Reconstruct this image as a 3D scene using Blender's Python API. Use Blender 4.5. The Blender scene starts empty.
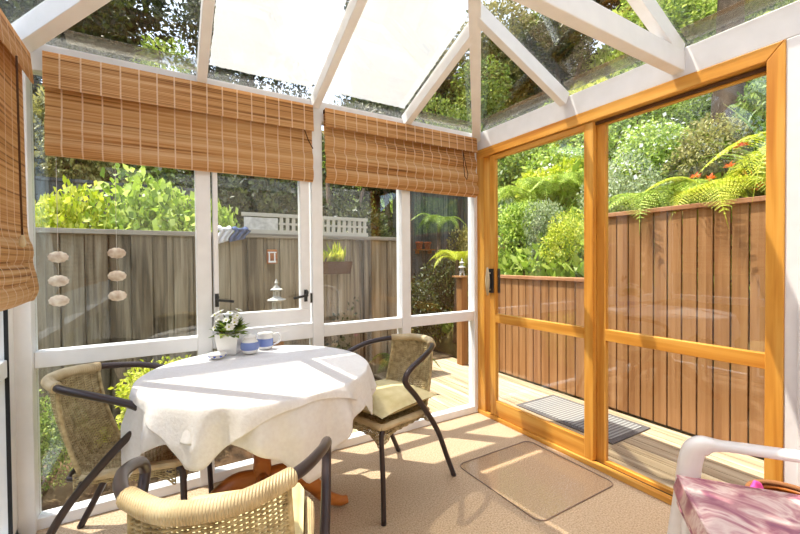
import bpy, math, random
import numpy as np
from mathutils import Vector, Matrix
R = math.radians
scene = bpy.context.scene
col = scene.collection

# ------------------------------------------------------------------ helpers
class MB:
    """collects geometry, builds ONE mesh object"""
    def __init__(s): s.v = []; s.f = []; s.uv = []; s.sm = []
    def add(s, vs, fs, smooth=False, uv=None):
        o = len(s.v); s.v += [tuple(v) for v in vs]
        for f in fs: s.f.append(tuple(i + o for i in f)); s.sm.append(smooth)
        s.uv += list(uv) if uv is not None else [(0.0, 0.0)] * len(vs)
        return s
    def box(s, x0, x1, y0, y1, z0, z1):
        v = [(x, y, z) for z in (z0, z1) for y in (y0, y1) for x in (x0, x1)]
        return s.add(v, [(0, 2, 3, 1), (4, 5, 7, 6), (0, 1, 5, 4), (2, 6, 7, 3), (0, 4, 6, 2), (1, 3, 7, 5)])
    def obox(s, c, ax, ay, az):
        c, ax, ay, az = map(Vector, (c, ax, ay, az))
        v = [c + ax * i + ay * j + az * k for k in (-1, 1) for j in (-1, 1) for i in (-1, 1)]
        return s.add(v, [(0, 2, 3, 1), (4, 5, 7, 6), (0, 1, 5, 4), (2, 6, 7, 3), (0, 4, 6, 2), (1, 3, 7, 5)])
    def beam(s, a, b, w, h, up=(0, 0, 1), off=0.0):
        """box from a to b, width w across, height h along 'up' made normal to the run; off shifts along it"""
        a, b = Vector(a), Vector(b); d = (b - a); L = d.length; d.normalize()
        side = d.cross(Vector(up)).normalized(); n = side.cross(d).normalized()
        c = (a + b) / 2 + n * off
        return s.obox(c, d * L / 2, side * w / 2, n * h / 2)
    def tube(s, pts, r, n=8, closed=False, cap=True):
        pts = [Vector(p) for p in pts]; N = len(pts)
        rr = r if isinstance(r, (list, tuple)) else [r] * N
        vs = []; fs = []
        t0 = (pts[1] - pts[0]).normalized()
        up = Vector((0, 0, 1)) if abs(t0.z) < .9 else Vector((1, 0, 0))
        nrm = t0.cross(up).normalized()
        for i, p in enumerate(pts):
            if closed: t = pts[(i + 1) % N] - pts[i - 1]
            else: t = pts[min(i + 1, N - 1)] - pts[max(i - 1, 0)]
            if t.length < 1e-9: t = t0
            t.normalize()
            nrm = (nrm - t * nrm.dot(t))
            if nrm.length < 1e-6: nrm = t.cross(Vector((0.3, .5, .8)))
            nrm.normalize(); b = t.cross(nrm)
            for k in range(n):
                a = 2 * math.pi * k / n
                vs.append(p + (nrm * math.cos(a) + b * math.sin(a)) * rr[i])
        M = N if closed else N - 1
        for i in range(M):
            j = (i + 1) % N
            for k in range(n):
                l = (k + 1) % n
                fs.append((i * n + k, i * n + l, j * n + l, j * n + k))
        if cap and not closed:
            fs.append(tuple(range(n))[::-1]); fs.append(tuple((N - 1) * n + k for k in range(n)))
        return s.add(vs, fs, True)
    def lathe(s, prof, c=(0, 0, 0), n=32, wob=None):
        vs = []; fs = []; c = Vector(c)
        for i, (r, z) in enumerate(prof):
            for k in range(n):
                a = 2 * math.pi * k / n
                rr = r * (1 + (wob(a, z) if wob else 0))
                vs.append(c + Vector((rr * math.cos(a), rr * math.sin(a), z)))
        for i in range(len(prof) - 1):
            for k in range(n):
                l = (k + 1) % n
                fs.append((i * n + k, i * n + l, (i + 1) * n + l, (i + 1) * n + k))
        return s.add(vs, fs, True)
    def grid(s, fn, nu, nv, smooth=True, uvf=None, closed_u=False):
        vs = []; uv = []; fs = []
        for j in range(nv + 1):
            for i in range(nu + 1):
                vs.append(fn(i / nu, j / nv)); uv.append(uvf(i / nu, j / nv) if uvf else (i / nu, j / nv))
        for j in range(nv):
            for i in range(nu):
                a = j * (nu + 1) + i
                fs.append((a, a + 1, a + nu + 2, a + nu + 1))
        return s.add(vs, fs, smooth, uv)
    def prism(s, poly, z0, z1):
        n = len(poly)
        v = [(x, y, z0) for x, y in poly] + [(x, y, z1) for x, y in poly]
        f = [tuple(range(n))[::-1], tuple(range(n, 2 * n))] + [(i, (i + 1) % n, n + (i + 1) % n, n + i) for i in range(n)]
        return s.add(v, f)
    def slab(s, poly3, n, t):
        """flat polygon given by 3D points thickened by t along n"""
        n = Vector(n).normalized(); k = len(poly3); p = [Vector(q) for q in poly3]
        v = p + [q + n * t for q in p]
        f = [tuple(range(k))[::-1], tuple(range(k, 2 * k))] + [(i, (i + 1) % k, k + (i + 1) % k, k + i) for i in range(k)]
        return s.add(v, f)
    def ell(s, c, r, n=12, m=8):
        c = Vector(c); prof = [(max(1e-4, math.sin(math.pi * i / m)), -math.cos(math.pi * i / m)) for i in range(m + 1)]
        vs = []; fs = []
        for a, z in prof:
            for k in range(n):
                t = 2 * math.pi * k / n
                vs.append(c + Vector((r[0] * a * math.cos(t), r[1] * a * math.sin(t), r[2] * z)))
        for i in range(m):
            for k in range(n):
                l = (k + 1) % n; fs.append((i * n + k, i * n + l, (i + 1) * n + l, (i + 1) * n + k))
        return s.add(vs, fs, True)
    def mesh(s, name, m=None):
        me = bpy.data.meshes.new(name); me.from_pydata(s.v, [], s.f); me.update()
        me.polygons.foreach_set('use_smooth', s.sm)
        if any(u != (0.0, 0.0) for u in s.uv):
            ul = me.uv_layers.new(name='UVMap'); a = np.array(s.uv, dtype=np.float32)
            li = np.empty(len(me.loops), dtype=np.int32); me.loops.foreach_get('vertex_index', li)
            ul.data.foreach_set('uv', a[li].ravel())
        if m: me.materials.append(m)
        return me
    def build(s, name, m, parent=None, bevel=0.0, world=True):
        return link(name, s.mesh(name, m), parent, bevel, world)

def root_loc(p):
    v = Vector((0, 0, 0))
    while p is not None: v = v + p.location; p = p.parent
    return v
def link(name, me, parent=None, bevel=0.0, world=True):
    o = bpy.data.objects.new(name, me); col.objects.link(o)
    if parent is not None:
        o.parent = parent
        if world: o.location = -root_loc(parent)
    if bevel:
        b = o.modifiers.new('Bevel', 'BEVEL'); b.width = bevel; b.segments = 2; b.limit_method = 'ANGLE'; b.angle_limit = R(40)
    return o
def tag(o, label=None, cat=None, group=None, kind=None):
    if label: o['label'] = label
    if cat: o['category'] = cat
    if group: o['group'] = group
    if kind: o['kind'] = kind
    return o
def thing(name, label, cat, loc=(0, 0, 0), rz=0.0, group=None):
    o = bpy.data.objects.new(name, None); col.objects.link(o); o.empty_display_size = .1
    o.location = loc; o.rotation_euler = (0, 0, rz)
    return tag(o, label, cat, group)
def struct(o): o['kind'] = 'structure'; return o
def copy_tree(o, parent=None):
    c = o.copy(); col.objects.link(c)
    if parent is not None: c.parent = parent
    for ch in [x for x in o.children]: copy_tree(ch, c)
    return c

# ------------------------------------------------------------------ materials
def new(name):
    m = bpy.data.materials.new(name); m.use_nodes = True
    nt = m.node_tree; nt.nodes.clear()
    out = nt.nodes.new('ShaderNodeOutputMaterial')
    return m, nt, out
def N(nt, t, **k):
    n = nt.nodes.new(t)
    for a, b in k.items():
        if hasattr(n, a): setattr(n, a, b)
        else: n.inputs[a].default_value = b
    return n
def c4(c): return (c[0], c[1], c[2], 1.0)
def lin(r, g, b):
    f = lambda x: (x / 255 / 12.92) if x / 255 <= .04045 else ((x / 255 + .055) / 1.055) ** 2.4
    return (f(r), f(g), f(b))
def coords(nt, scale=(1, 1, 1), kind='Object'):
    tc = N(nt, 'ShaderNodeTexCoord'); mp = N(nt, 'ShaderNodeMapping'); mp.inputs['Scale'].default_value = scale
    nt.links.new(tc.outputs[kind], mp.inputs[0]); return mp.outputs[0]
def ramp(nt, fac, cols, pos=None):
    r = N(nt, 'ShaderNodeValToRGB'); e = r.color_ramp.elements
    while len(e) < len(cols): e.new(0.5)
    for i, c in enumerate(cols):
        e[i].position = pos[i] if pos else i / (len(cols) - 1); e[i].color = c4(c)
    nt.links.new(fac, r.inputs[0]); return r.outputs[0]
def noise_mat(name, cols, scale=(8, 8, 8), nscale=1.0, rough=.6, bump=0.0, pos=None, detail=4, spec=.3, trans=0.0, kind='Object', dist=0.0, bscale=None, metal=0.0):
    m, nt, out = new(name)
    co = coords(nt, scale, kind)
    nz = N(nt, 'ShaderNodeTexNoise'); nz.inputs['Scale'].default_value = nscale; nz.inputs['Detail'].default_value = detail
    nz.inputs['Distortion'].default_value = dist
    nt.links.new(co, nz.inputs['Vector'])
    c = ramp(nt, nz.outputs[0], cols, pos if pos else [.3 + .4 * i / (len(cols) - 1) for i in range(len(cols))])
    p = N(nt, 'ShaderNodeBsdfPrincipled'); p.inputs['Roughness'].default_value = rough
    p.inputs['Specular IOR Level'].default_value = spec; p.inputs['Metallic'].default_value = metal
    nt.links.new(c, p.inputs['Base Color'])
    if bump:
        b = N(nt, 'ShaderNodeBump'); b.inputs['Strength'].default_value = bump; b.inputs['Distance'].default_value = .01
        src = nz.outputs[0]
        if bscale:
            n2 = N(nt, 'ShaderNodeTexNoise'); n2.inputs['Scale'].default_value = bscale; n2.inputs['Detail'].default_value = 3
            nt.links.new(coords(nt), n2.inputs['Vector']); src = n2.outputs[0]
        nt.links.new(src, b.inputs['Height']); nt.links.new(b.outputs[0], p.inputs['Normal'])
    sh = p.outputs[0]
    if trans:
        t = N(nt, 'ShaderNodeBsdfTranslucent'); nt.links.new(c, t.inputs[0])
        mx = N(nt, 'ShaderNodeMixShader'); mx.inputs[0].default_value = trans
        nt.links.new(sh, mx.inputs[1]); nt.links.new(t.outputs[0], mx.inputs[2]); sh = mx.outputs[0]
    nt.links.new(sh, out.inputs[0]); return m
def flat(name, c, rough=.5, spec=.4, metal=0.0, trans=0.0):
    d = (c[0] * .93, c[1] * .93, c[2] * .93)
    return noise_mat(name, [d, c], (6, 6, 6), 2.0, rough, spec=spec, metal=metal, trans=trans)
def leaf_mat(name, cols, trans=.35, rough=.45):
    m, nt, out = new(name)
    g = N(nt, 'ShaderNodeNewGeometry')
    c = ramp(nt, g.outputs['Random Per Island'], cols)
    p = N(nt, 'ShaderNodeBsdfPrincipled'); p.inputs['Roughness'].default_value = rough; p.inputs['Specular IOR Level'].default_value = .35
    t = N(nt, 'ShaderNodeBsdfTranslucent')
    nt.links.new(c, p.inputs['Base Color']); nt.links.new(c, t.inputs[0])
    mx = N(nt, 'ShaderNodeMixShader'); mx.inputs[0].default_value = trans
    nt.links.new(p.outputs[0], mx.inputs[1]); nt.links.new(t.outputs[0], mx.inputs[2]); nt.links.new(mx.outputs[0], out.inputs[0])
    return m
def schlick(nt, f0):
    """reflectance of a thin pane, same from both sides"""
    g = N(nt, 'ShaderNodeNewGeometry'); d = N(nt, 'ShaderNodeVectorMath', operation='DOT_PRODUCT')
    nt.links.new(g.outputs['Normal'], d.inputs[0]); nt.links.new(g.outputs['Incoming'], d.inputs[1])
    a = N(nt, 'ShaderNodeMath', operation='ABSOLUTE'); nt.links.new(d.outputs['Value'], a.inputs[0])
    b = N(nt, 'ShaderNodeMath', operation='SUBTRACT'); b.inputs[0].default_value = 1.0; nt.links.new(a.outputs[0], b.inputs[1])
    p = N(nt, 'ShaderNodeMath', operation='POWER'); p.inputs[1].default_value = 5.0; nt.links.new(b.outputs[0], p.inputs[0])
    q = N(nt, 'ShaderNodeMath', operation='MULTIPLY_ADD'); q.inputs[1].default_value = 1 - f0; q.inputs[2].default_value = f0
    nt.links.new(p.outputs[0], q.inputs[0]); return q.outputs[0]
def glass_mat(name, tint=(.97, .985, .975), ior=1.5, dirt=0.0):
    m, nt, out = new(name)
    tr = N(nt, 'ShaderNodeBsdfTransparent'); tr.inputs[0].default_value = c4(tint)
    gl = N(nt, 'ShaderNodeBsdfGlossy'); gl.inputs['Roughness'].default_value = 0.0
    mx = N(nt, 'ShaderNodeMixShader'); nt.links.new(schlick(nt, .055), mx.inputs[0])
    nt.links.new(tr.outputs[0], mx.inputs[1]); nt.links.new(gl.outputs[0], mx.inputs[2])
    sh = mx.outputs[0]
    if dirt:
        d = N(nt, 'ShaderNodeBsdfDiffuse'); d.inputs[0].default_value = (.36, .33, .29, 1)
        nz = N(nt, 'ShaderNodeTexNoise'); nz.inputs['Scale'].default_value = 40; nz.inputs['Detail'].default_value = 5
        nt.links.new(coords(nt), nz.inputs['Vector'])
        mr = N(nt, 'ShaderNodeMapRange'); mr.inputs['From Min'].default_value = .3; mr.inputs['From Max'].default_value = .7
        mr.inputs['To Min'].default_value = dirt * .75; mr.inputs['To Max'].default_value = dirt
        nt.links.new(nz.outputs[0], mr.inputs[0])
        m2 = N(nt, 'ShaderNodeMixShader'); nt.links.new(mr.outputs[0], m2.inputs[0])
        nt.links.new(sh, m2.inputs[1]); nt.links.new(d.outputs[0], m2.inputs[2]); sh = m2.outputs[0]
    nt.links.new(sh, out.inputs[0]); return m
def wood_mat(name, cols, along='Y', rough=.4, k=1.0, spec=.4, bump=.05):
    sc = {'X': (1.2, 22, 22), 'Y': (22, 1.2, 22), 'Z': (22, 22, 1.2)}[along]
    return noise_mat(name, cols, tuple(a * k for a in sc), 1.0, rough, bump, detail=5, spec=spec, dist=.6)

M = {}
M['white'] = flat('white_paint', (.85, .85, .86), .35, .4)
M['white_upvc'] = flat('white_trim', (.80, .79, .82), .3, .4)
ORANGE = [lin(188, 120, 42), lin(212, 150, 62), lin(226, 174, 88)]
M['timber_v'] = wood_mat('golden_timber_vertical', ORANGE, 'Z', .35)
M['timber_h'] = wood_mat('golden_timber_horizontal', ORANGE, 'Y', .35)
M['stripe'] = wood_mat('timber_brown_groove', [lin(70, 45, 25), lin(95, 62, 35)], 'Y', .6)
M['glass'] = glass_mat('clear_glass')
M['dusty'] = glass_mat('dusty_glass', dirt=.42)
M['roofglass'] = glass_mat('dusty_tinted_roof_glass', (.88, .87, .83))
M['carpet'] = noise_mat('beige_carpet', [lin(168, 142, 112), lin(198, 172, 142), lin(216, 192, 164)], (1, 1, 1), 130, .95, .5, detail=6, spec=.05)
M['soil'] = noise_mat('dark_soil', [lin(45, 34, 24), lin(82, 62, 44), lin(112, 92, 66)], (1, 1, 1), 6, .95, .6, detail=8, spec=.1)
M['hill'] = noise_mat('hill_soil', [lin(52, 44, 24), lin(88, 84, 40), lin(120, 104, 66)], (1, 1, 1), 2, .95, .6, detail=8, spec=.1)
M['tube'] = flat('dark_metal_tube', lin(62, 52, 54), .32, .5, .35)
M['cloth'] = noise_mat('white_cloth', [(.80, .78, .79), (.86, .85, .86)], (60, 60, 60), 1, .85, .1, spec=.1, trans=.22)
M['lace'] = noise_mat('white_overcloth', [(.82, .80, .81), (.88, .87, .88)], (90, 90, 90), 1, .85, .15, spec=.1, trans=.18)
M['wicker'] = noise_mat('straw_wicker', [lin(138, 120, 84), lin(178, 160, 120), lin(204, 188, 148)], (14, 14, 14), 3, .55, .1, detail=5)
M['wicker_wrap'] = None
M['cushion'] = noise_mat('cream_cushion_fabric', [lin(206, 190, 140), lin(226, 212, 168)], (5, 5, 5), 3, .9, .1, spec=.1)
M['redwood'] = wood_mat('polished_red_brown_wood', [lin(120, 62, 20), lin(168, 96, 38), lin(190, 118, 52)], 'X', .35)
M['porcelain'] = flat('white_porcelain', (.82, .81, .80), .15, .6)
M['porcelain_blue'] = flat('blue_glaze', lin(120, 140, 200), .2, .6)
M['cobalt'] = flat('cobalt_glaze', lin(40, 80, 190), .2, .6)
M['black'] = flat('black_metal', (.02, .02, .022), .4, .5)
M['rubber'] = flat('black_rubber', (.025, .025, .027), .7, .2)
M['plastic_white'] = flat('white_resin', (.80, .78, .80), .3, .5)
M['shell'] = noise_mat('capiz_shell', [lin(205, 185, 165), lin(245, 238, 226)], (40, 40, 40), 1, .3, trans=.3)
M['stone'] = noise_mat('pale_stone', [lin(170, 168, 158), lin(215, 212, 205)], (20, 20, 20), 1, .8)
M['terracotta'] = flat('terracotta', lin(178, 88, 52), .8, .2)
M['fence_grey'] = None
M['rope'] = flat('brown_rope', lin(150, 104, 70), .8, .1)
M['cord'] = flat('brown_cord', lin(88, 60, 42), .8, .1)
M['string'] = flat('pale_string', lin(200, 195, 185), .8, .1)

def plank_mat(name, cols, coord, width, along, rough=.8, bump=.25, gapcol=None):
    """weathered boards: colour per board (white noise on board index) x grain"""
    m, nt, out = new(name)
    tc = N(nt, 'ShaderNodeTexCoord'); sp = N(nt, 'ShaderNodeSeparateXYZ'); nt.links.new(tc.outputs['Object'], sp.inputs[0])
    dv = N(nt, 'ShaderNodeMath', operation='DIVIDE'); dv.inputs[1].default_value = width; nt.links.new(sp.outputs[coord], dv.inputs[0])
    fl = N(nt, 'ShaderNodeMath', operation='FLOOR'); nt.links.new(dv.outputs[0], fl.inputs[0])
    wn = N(nt, 'ShaderNodeTexWhiteNoise'); wn.noise_dimensions = '1D'; nt.links.new(fl.outputs[0], wn.inputs['W'])
    sc = [30, 30, 30]; sc['XYZ'.index(along)] = 1.3
    mp = N(nt, 'ShaderNodeMapping'); mp.inputs['Scale'].default_value = sc
    cx = N(nt, 'ShaderNodeCombineXYZ'); ad = N(nt, 'ShaderNodeVectorMath', operation='ADD')
    ml = N(nt, 'ShaderNodeMath', operation='MULTIPLY'); ml.inputs[1].default_value = 7.0; nt.links.new(wn.outputs[0], ml.inputs[0])
    for a in range(3): nt.links.new(ml.outputs[0], cx.inputs[a])
    nt.links.new(tc.outputs['Object'], ad.inputs[0]); nt.links.new(cx.outputs[0], ad.inputs[1]); nt.links.new(ad.outputs[0], mp.inputs[0])
    nz = N(nt, 'ShaderNodeTexNoise'); nz.inputs['Scale'].default_value = 1; nz.inputs['Detail'].default_value = 6; nz.inputs['Distortion'].default_value = .5
    nt.links.new(mp.outputs[0], nz.inputs['Vector'])
    mixv = N(nt, 'ShaderNodeMath', operation='MULTIPLY_ADD'); mixv.inputs[1].default_value = .35
    nt.links.new(wn.outputs[0], mixv.inputs[0])
    sb = N(nt, 'ShaderNodeMath', operation='SUBTRACT'); sb.inputs[1].default_value = .17; nt.links.new(nz.outputs[0], sb.inputs[0]); nt.links.new(sb.outputs[0], mixv.inputs[2])
    c = ramp(nt, mixv.outputs[0], cols, [.25 + .5 * i / (len(cols) - 1) for i in range(len(cols))])
    p = N(nt, 'ShaderNodeBsdfPrincipled'); p.inputs['Roughness'].default_value = rough; p.inputs['Specular IOR Level'].default_value = .2
    nt.links.new(c, p.inputs['Base Color'])
    b = N(nt, 'ShaderNodeBump'); b.inputs['Strength'].default_value = bump; b.inputs['Distance'].default_value = .004
    nt.links.new(nz.outputs[0], b.inputs['Height']); nt.links.new(b.outputs[0], p.inputs['Normal'])
    nt.links.new(p.outputs[0], out.inputs[0]); return m
M['fence_grey'] = plank_mat('weathered_grey_paling', [lin(76, 66, 52), lin(128, 114, 92), lin(160, 148, 126)], 0, .155, 'Z')
M['fence_brown'] = plank_mat('brown_stained_paling', [lin(138, 94, 56), lin(156, 112, 70), lin(170, 126, 84)], 1, .0985, 'Z', .7, .12)
M['deck'] = plank_mat('pale_deck_boards', [lin(140, 118, 92), lin(176, 154, 124), lin(204, 186, 158)], 0, .095, 'Y', .8, .2)
M['shedwall'] = plank_mat('grey_blue_board_wall', [lin(56, 56, 56), lin(84, 84, 82), lin(112, 110, 106)], 0, .12, 'Z')

def blind_mat():
    m, nt, out = new('bamboo_reed')
    tc = N(nt, 'ShaderNodeTexCoord'); sp = N(nt, 'ShaderNodeSeparateXYZ'); nt.links.new(tc.outputs['UV'], sp.inputs[0])
    mp = N(nt, 'ShaderNodeMapping'); mp.inputs['Scale'].default_value = (.7, 80, 1); nt.links.new(tc.outputs['UV'], mp.inputs[0])
    nz = N(nt, 'ShaderNodeTexNoise'); nz.inputs['Scale'].default_value = 1; nz.inputs['Detail'].default_value = 3
    nt.links.new(mp.outputs[0], nz.inputs['Vector'])
    mp2 = N(nt, 'ShaderNodeMapping'); mp2.inputs['Scale'].default_value = (1.0, 9, 1); nt.links.new(tc.outputs['UV'], mp2.inputs[0])
    nz2 = N(nt, 'ShaderNodeTexNoise'); nz2.inputs['Scale'].default_value = 1.3; nt.links.new(mp2.outputs[0], nz2.inputs['Vector'])
    av = N(nt, 'ShaderNodeMath', operation='MULTIPLY_ADD'); av.inputs[1].default_value = .35
    nt.links.new(nz2.outputs[0], av.inputs[0])
    sb = N(nt, 'ShaderNodeMath', operation='SUBTRACT'); sb.inputs[1].default_value = .175; nt.links.new(nz.outputs[0], sb.inputs[0]); nt.links.new(sb.outputs[0], av.inputs[2])
    c = ramp(nt, av.outputs[0], [lin(134, 88, 46), lin(198, 142, 84), lin(216, 166, 108), lin(232, 194, 146)], [.32, .42, .53, .7])
    # stitching threads
    dv = N(nt, 'ShaderNodeMath', operation='DIVIDE'); dv.inputs[1].default_value = .077; nt.links.new(sp.outputs[0], dv.inputs[0])
    fr = N(nt, 'ShaderNodeMath', operation='FRACT'); nt.links.new(dv.outputs[0], fr.inputs[0])
    lt = N(nt, 'ShaderNodeMath', operation='LESS_THAN'); lt.inputs[1].default_value = .085; nt.links.new(fr.outputs[0], lt.inputs[0])
    mx = N(nt, 'ShaderNodeMix'); mx.data_type = 'RGBA'; nt.links.new(lt.outputs[0], mx.inputs[0])
    nt.links.new(c, mx.inputs[6]); mx.inputs[7].default_value = c4(lin(236, 208, 176))
    p = N(nt, 'ShaderNodeBsdfPrincipled'); p.inputs['Roughness'].default_value = .5; p.inputs['Specular IOR Level'].default_value = .3
    t = N(nt, 'ShaderNodeBsdfTranslucent')
    nt.links.new(mx.outputs[2], p.inputs['Base Color']); nt.links.new(mx.outputs[2], t.inputs[0])
    mu = N(nt, 'ShaderNodeMath', operation='MULTIPLY'); mu.inputs[1].default_value = 2 * math.pi / .0075; nt.links.new(sp.outputs[1], mu.inputs[0])
    si = N(nt, 'ShaderNodeMath', operation='SINE'); nt.links.new(mu.outputs[0], si.inputs[0])
    b = N(nt, 'ShaderNodeBump'); b.inputs['Strength'].default_value = .5; b.inputs['Distance'].default_value = .002
    nt.links.new(si.outputs[0], b.inputs['Height']); nt.links.new(b.outputs[0], p.inputs['Normal'])
    s = N(nt, 'ShaderNodeMixShader'); s.inputs[0].default_value = .28
    nt.links.new(p.outputs[0], s.inputs[1]); nt.links.new(t.outputs[0], s.inputs[2]); nt.links.new(s.outputs[0], out.inputs[0])
    return m
M['blind'] = blind_mat()

def wrap_mat():
    m, nt, out = new('wrapped_cane')
    nz = N(nt, 'ShaderNodeTexNoise'); nz.inputs['Scale'].default_value = 9; nz.inputs['Detail'].default_value = 5
    nt.links.new(coords(nt), nz.inputs['Vector'])
    c = ramp(nt, nz.outputs[0], [lin(166, 144, 108), lin(196, 176, 138), lin(214, 198, 164)], [.3, .5, .7])
    tc = N(nt, 'ShaderNodeTexCoord'); sp = N(nt, 'ShaderNodeSeparateXYZ'); nt.links.new(tc.outputs['Object'], sp.inputs[0])
    mu = N(nt, 'ShaderNodeMath', operation='MULTIPLY'); mu.inputs[1].default_value = 2 * math.pi / .006; nt.links.new(sp.outputs[1], mu.inputs[0])
    si = N(nt, 'ShaderNodeMath', operation='SINE'); nt.links.new(mu.outputs[0], si.inputs[0])
    b = N(nt, 'ShaderNodeBump'); b.inputs['Strength'].default_value = .6; b.inputs['Distance'].default_value = .0015
    nt.links.new(si.outputs[0], b.inputs['Height'])
    p = N(nt, 'ShaderNodeBsdfPrincipled'); p.inputs['Roughness'].default_value = .5
    nt.links.new(c, p.inputs['Base Color']); nt.links.new(b.outputs[0], p.inputs['Normal']); nt.links.new(p.outputs[0], out.inputs[0])
    return m
M['wrap'] = wrap_mat()
def pink_mat():
    m, nt, out = new('marbled_pink_fabric')
    nz = N(nt, 'ShaderNodeTexNoise'); nz.inputs['Scale'].default_value = 6; nz.inputs['Detail'].default_value = 7; nz.inputs['Distortion'].default_value = 1.0
    nt.links.new(coords(nt, (2.6, 1.4, 1.5)), nz.inputs['Vector'])
    c = ramp(nt, nz.outputs[0], [lin(122, 76, 108), lin(164, 104, 124), lin(196, 150, 154), lin(222, 200, 196), lin(188, 134, 144), lin(146, 88, 112)], [.25, .38, .47, .56, .66, .78])
    p = N(nt, 'ShaderNodeBsdfPrincipled'); p.inputs['Roughness'].default_value = .6
    nt.links.new(c, p.inputs['Base Color']); nt.links.new(p.outputs[0], out.inputs[0]); return m
M['pink'] = pink_mat()
def sheet_mat():
    m, nt, out = new('white_shade_sheet')
    nz = N(nt, 'ShaderNodeTexNoise'); nz.inputs['Scale'].default_value = 5; nz.inputs['Detail'].default_value = 5
    nt.links.new(coords(nt), nz.inputs['Vector'])
    c = ramp(nt, nz.outputs[0], [(.72, .74, .77), (.79, .79, .78)], [.35, .65])
    d = N(nt, 'ShaderNodeBsdfDiffuse'); t = N(nt, 'ShaderNodeBsdfTranslucent')
    nt.links.new(c, d.inputs[0]); nt.links.new(c, t.inputs[0])
    mx = N(nt, 'ShaderNodeMixShader'); mx.inputs[0].default_value = .5
    nt.links.new(d.outputs[0], mx.inputs[1]); nt.links.new(t.outputs[0], mx.inputs[2])
    tr = N(nt, 'ShaderNodeBsdfTransparent'); m2 = N(nt, 'ShaderNodeMixShader'); m2.inputs[0].default_value = .36
    nt.links.new(mx.outputs[0], m2.inputs[1]); nt.links.new(tr.outputs[0], m2.inputs[2]); nt.links.new(m2.outputs[0], out.inputs[0]); return m
M['sheet'] = sheet_mat()
def matgrey():
    m, nt, out = new('ribbed_grey_doormat')
    tc = N(nt, 'ShaderNodeTexCoord'); sp = N(nt, 'ShaderNodeSeparateXYZ'); nt.links.new(tc.outputs['Object'], sp.inputs[0])
    mu = N(nt, 'ShaderNodeMath', operation='MULTIPLY'); mu.inputs[1].default_value = 2 * math.pi / .03; nt.links.new(sp.outputs[1], mu.inputs[0])
    si = N(nt, 'ShaderNodeMath', operation='SINE'); nt.links.new(mu.outputs[0], si.inputs[0])
    mr = N(nt, 'ShaderNodeMapRange'); mr.inputs['From Min'].default_value = -1; nt.links.new(si.outputs[0], mr.inputs[0])
    c = ramp(nt, mr.outputs[0], [lin(84, 82, 80), lin(150, 148, 144)])
    p = N(nt, 'ShaderNodeBsdfPrincipled'); p.inputs['Roughness'].default_value = .9
    nt.links.new(c, p.inputs['Base Color']); nt.links.new(p.outputs[0], out.inputs[0]); return m
M['doormat'] = matgrey()
def clearmat():
    m, nt, out = new('clear_vinyl')
    tr = N(nt, 'ShaderNodeBsdfTransparent'); tr.inputs[0].default_value = (.975, .965, .96, 1)
    gl = N(nt, 'ShaderNodeBsdfGlossy'); gl.inputs['Roughness'].default_value = .12
    mx = N(nt, 'ShaderNodeMixShader'); nt.links.new(schlick(nt, .02), mx.inputs[0])
    nt.links.new(tr.outputs[0], mx.inputs[1]); nt.links.new(gl.outputs[0], mx.inputs[2]); nt.links.new(mx.outputs[0], out.inputs[0]); return m
M['vinyl'] = clearmat()
M['vinyl_edge'] = flat('vinyl_edge_grey', lin(150, 128, 112), .4)

# foliage colours
def L3(*a): return [lin(*x) for x in a]
LEAF = {
 'lush': leaf_mat('lush_green_leaf', L3((96, 122, 40), (142, 170, 58), (186, 206, 88), (214, 224, 126)), .45),
 'mid': leaf_mat('mid_green_leaf', L3((66, 88, 36), (104, 128, 50), (142, 162, 70), (178, 190, 100)), .4),
 'dark': leaf_mat('dark_green_leaf', L3((26, 34, 18), (46, 56, 26), (70, 80, 36), (98, 106, 50)), .3),
 'yellow': leaf_mat('yellow_green_leaf', L3((130, 150, 30), (176, 190, 44), (212, 214, 70), (230, 226, 110)), .45),
 'olive': leaf_mat('olive_leaf', L3((92, 92, 46), (136, 132, 66), (170, 162, 88), (194, 184, 120)), .35),
 'russet': leaf_mat('russet_leaf', L3((140, 86, 48), (196, 128, 76), (214, 160, 104), (150, 140, 70)), .35),
 'silver': leaf_mat('silver_green_leaf', L3((94, 110, 74), (142, 158, 108), (176, 188, 136), (204, 210, 168)), .35),
 'bark': noise_mat('bark', [lin(58, 44, 34), lin(104, 84, 66)], (14, 14, 4), 1, .9, .4),
 'whitef': leaf_mat('white_petal', L3((225, 222, 215), (250, 250, 246)), .3),
 'orangef': leaf_mat('orange_petal', L3((220, 80, 30), (240, 120, 50)), .3),
 'redf': leaf_mat('red_petal', L3((190, 40, 40), (225, 80, 60)), .3),
}

# ------------------------------------------------------------------ room shell
XL, XR, YB, YH = -.60, 2.18, 2.43, -.95
ZB, ZE = 2.15, 2.28
TAN = .437
AX, AY, AZ = .82, .93, 2.28 + (2.18 - .82) * .437      # hip apex
fl = MB().box(XL - .12, XR + .10, YH, YB + .07, -.10, 0.0).build('floor', M['carpet']); struct(fl)

wb = MB()
wb.box(XL - .05, XR + .06, YB, YB + .07, .0, .055)          # sill
wb.box(XL - .05, XR + .06, YB, YB + .07, ZB, ZE)          # eave beam
wb.box(-.541, .1375, YB, YB + .07, .762, .838)
wb.box(.2125, .793, YB, YB + .07, .762, .855)
wb.box(.866, 1.46, YB, YB + .07, .762, .838)
wb.box(1.535, 2.148, YB, YB + .07, .762, .838)
for a, b in ((.1375, .2125), (.793, .866), (1.46, 1.535), (2.148, XR + .06), (XL - .05, -.541)):
    wb.box(a, b, YB - .004, YB + .075, 0.0, ZB + .01)
wallb = struct(wb.build('wall_back', M['white'], bevel=.004))
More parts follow.
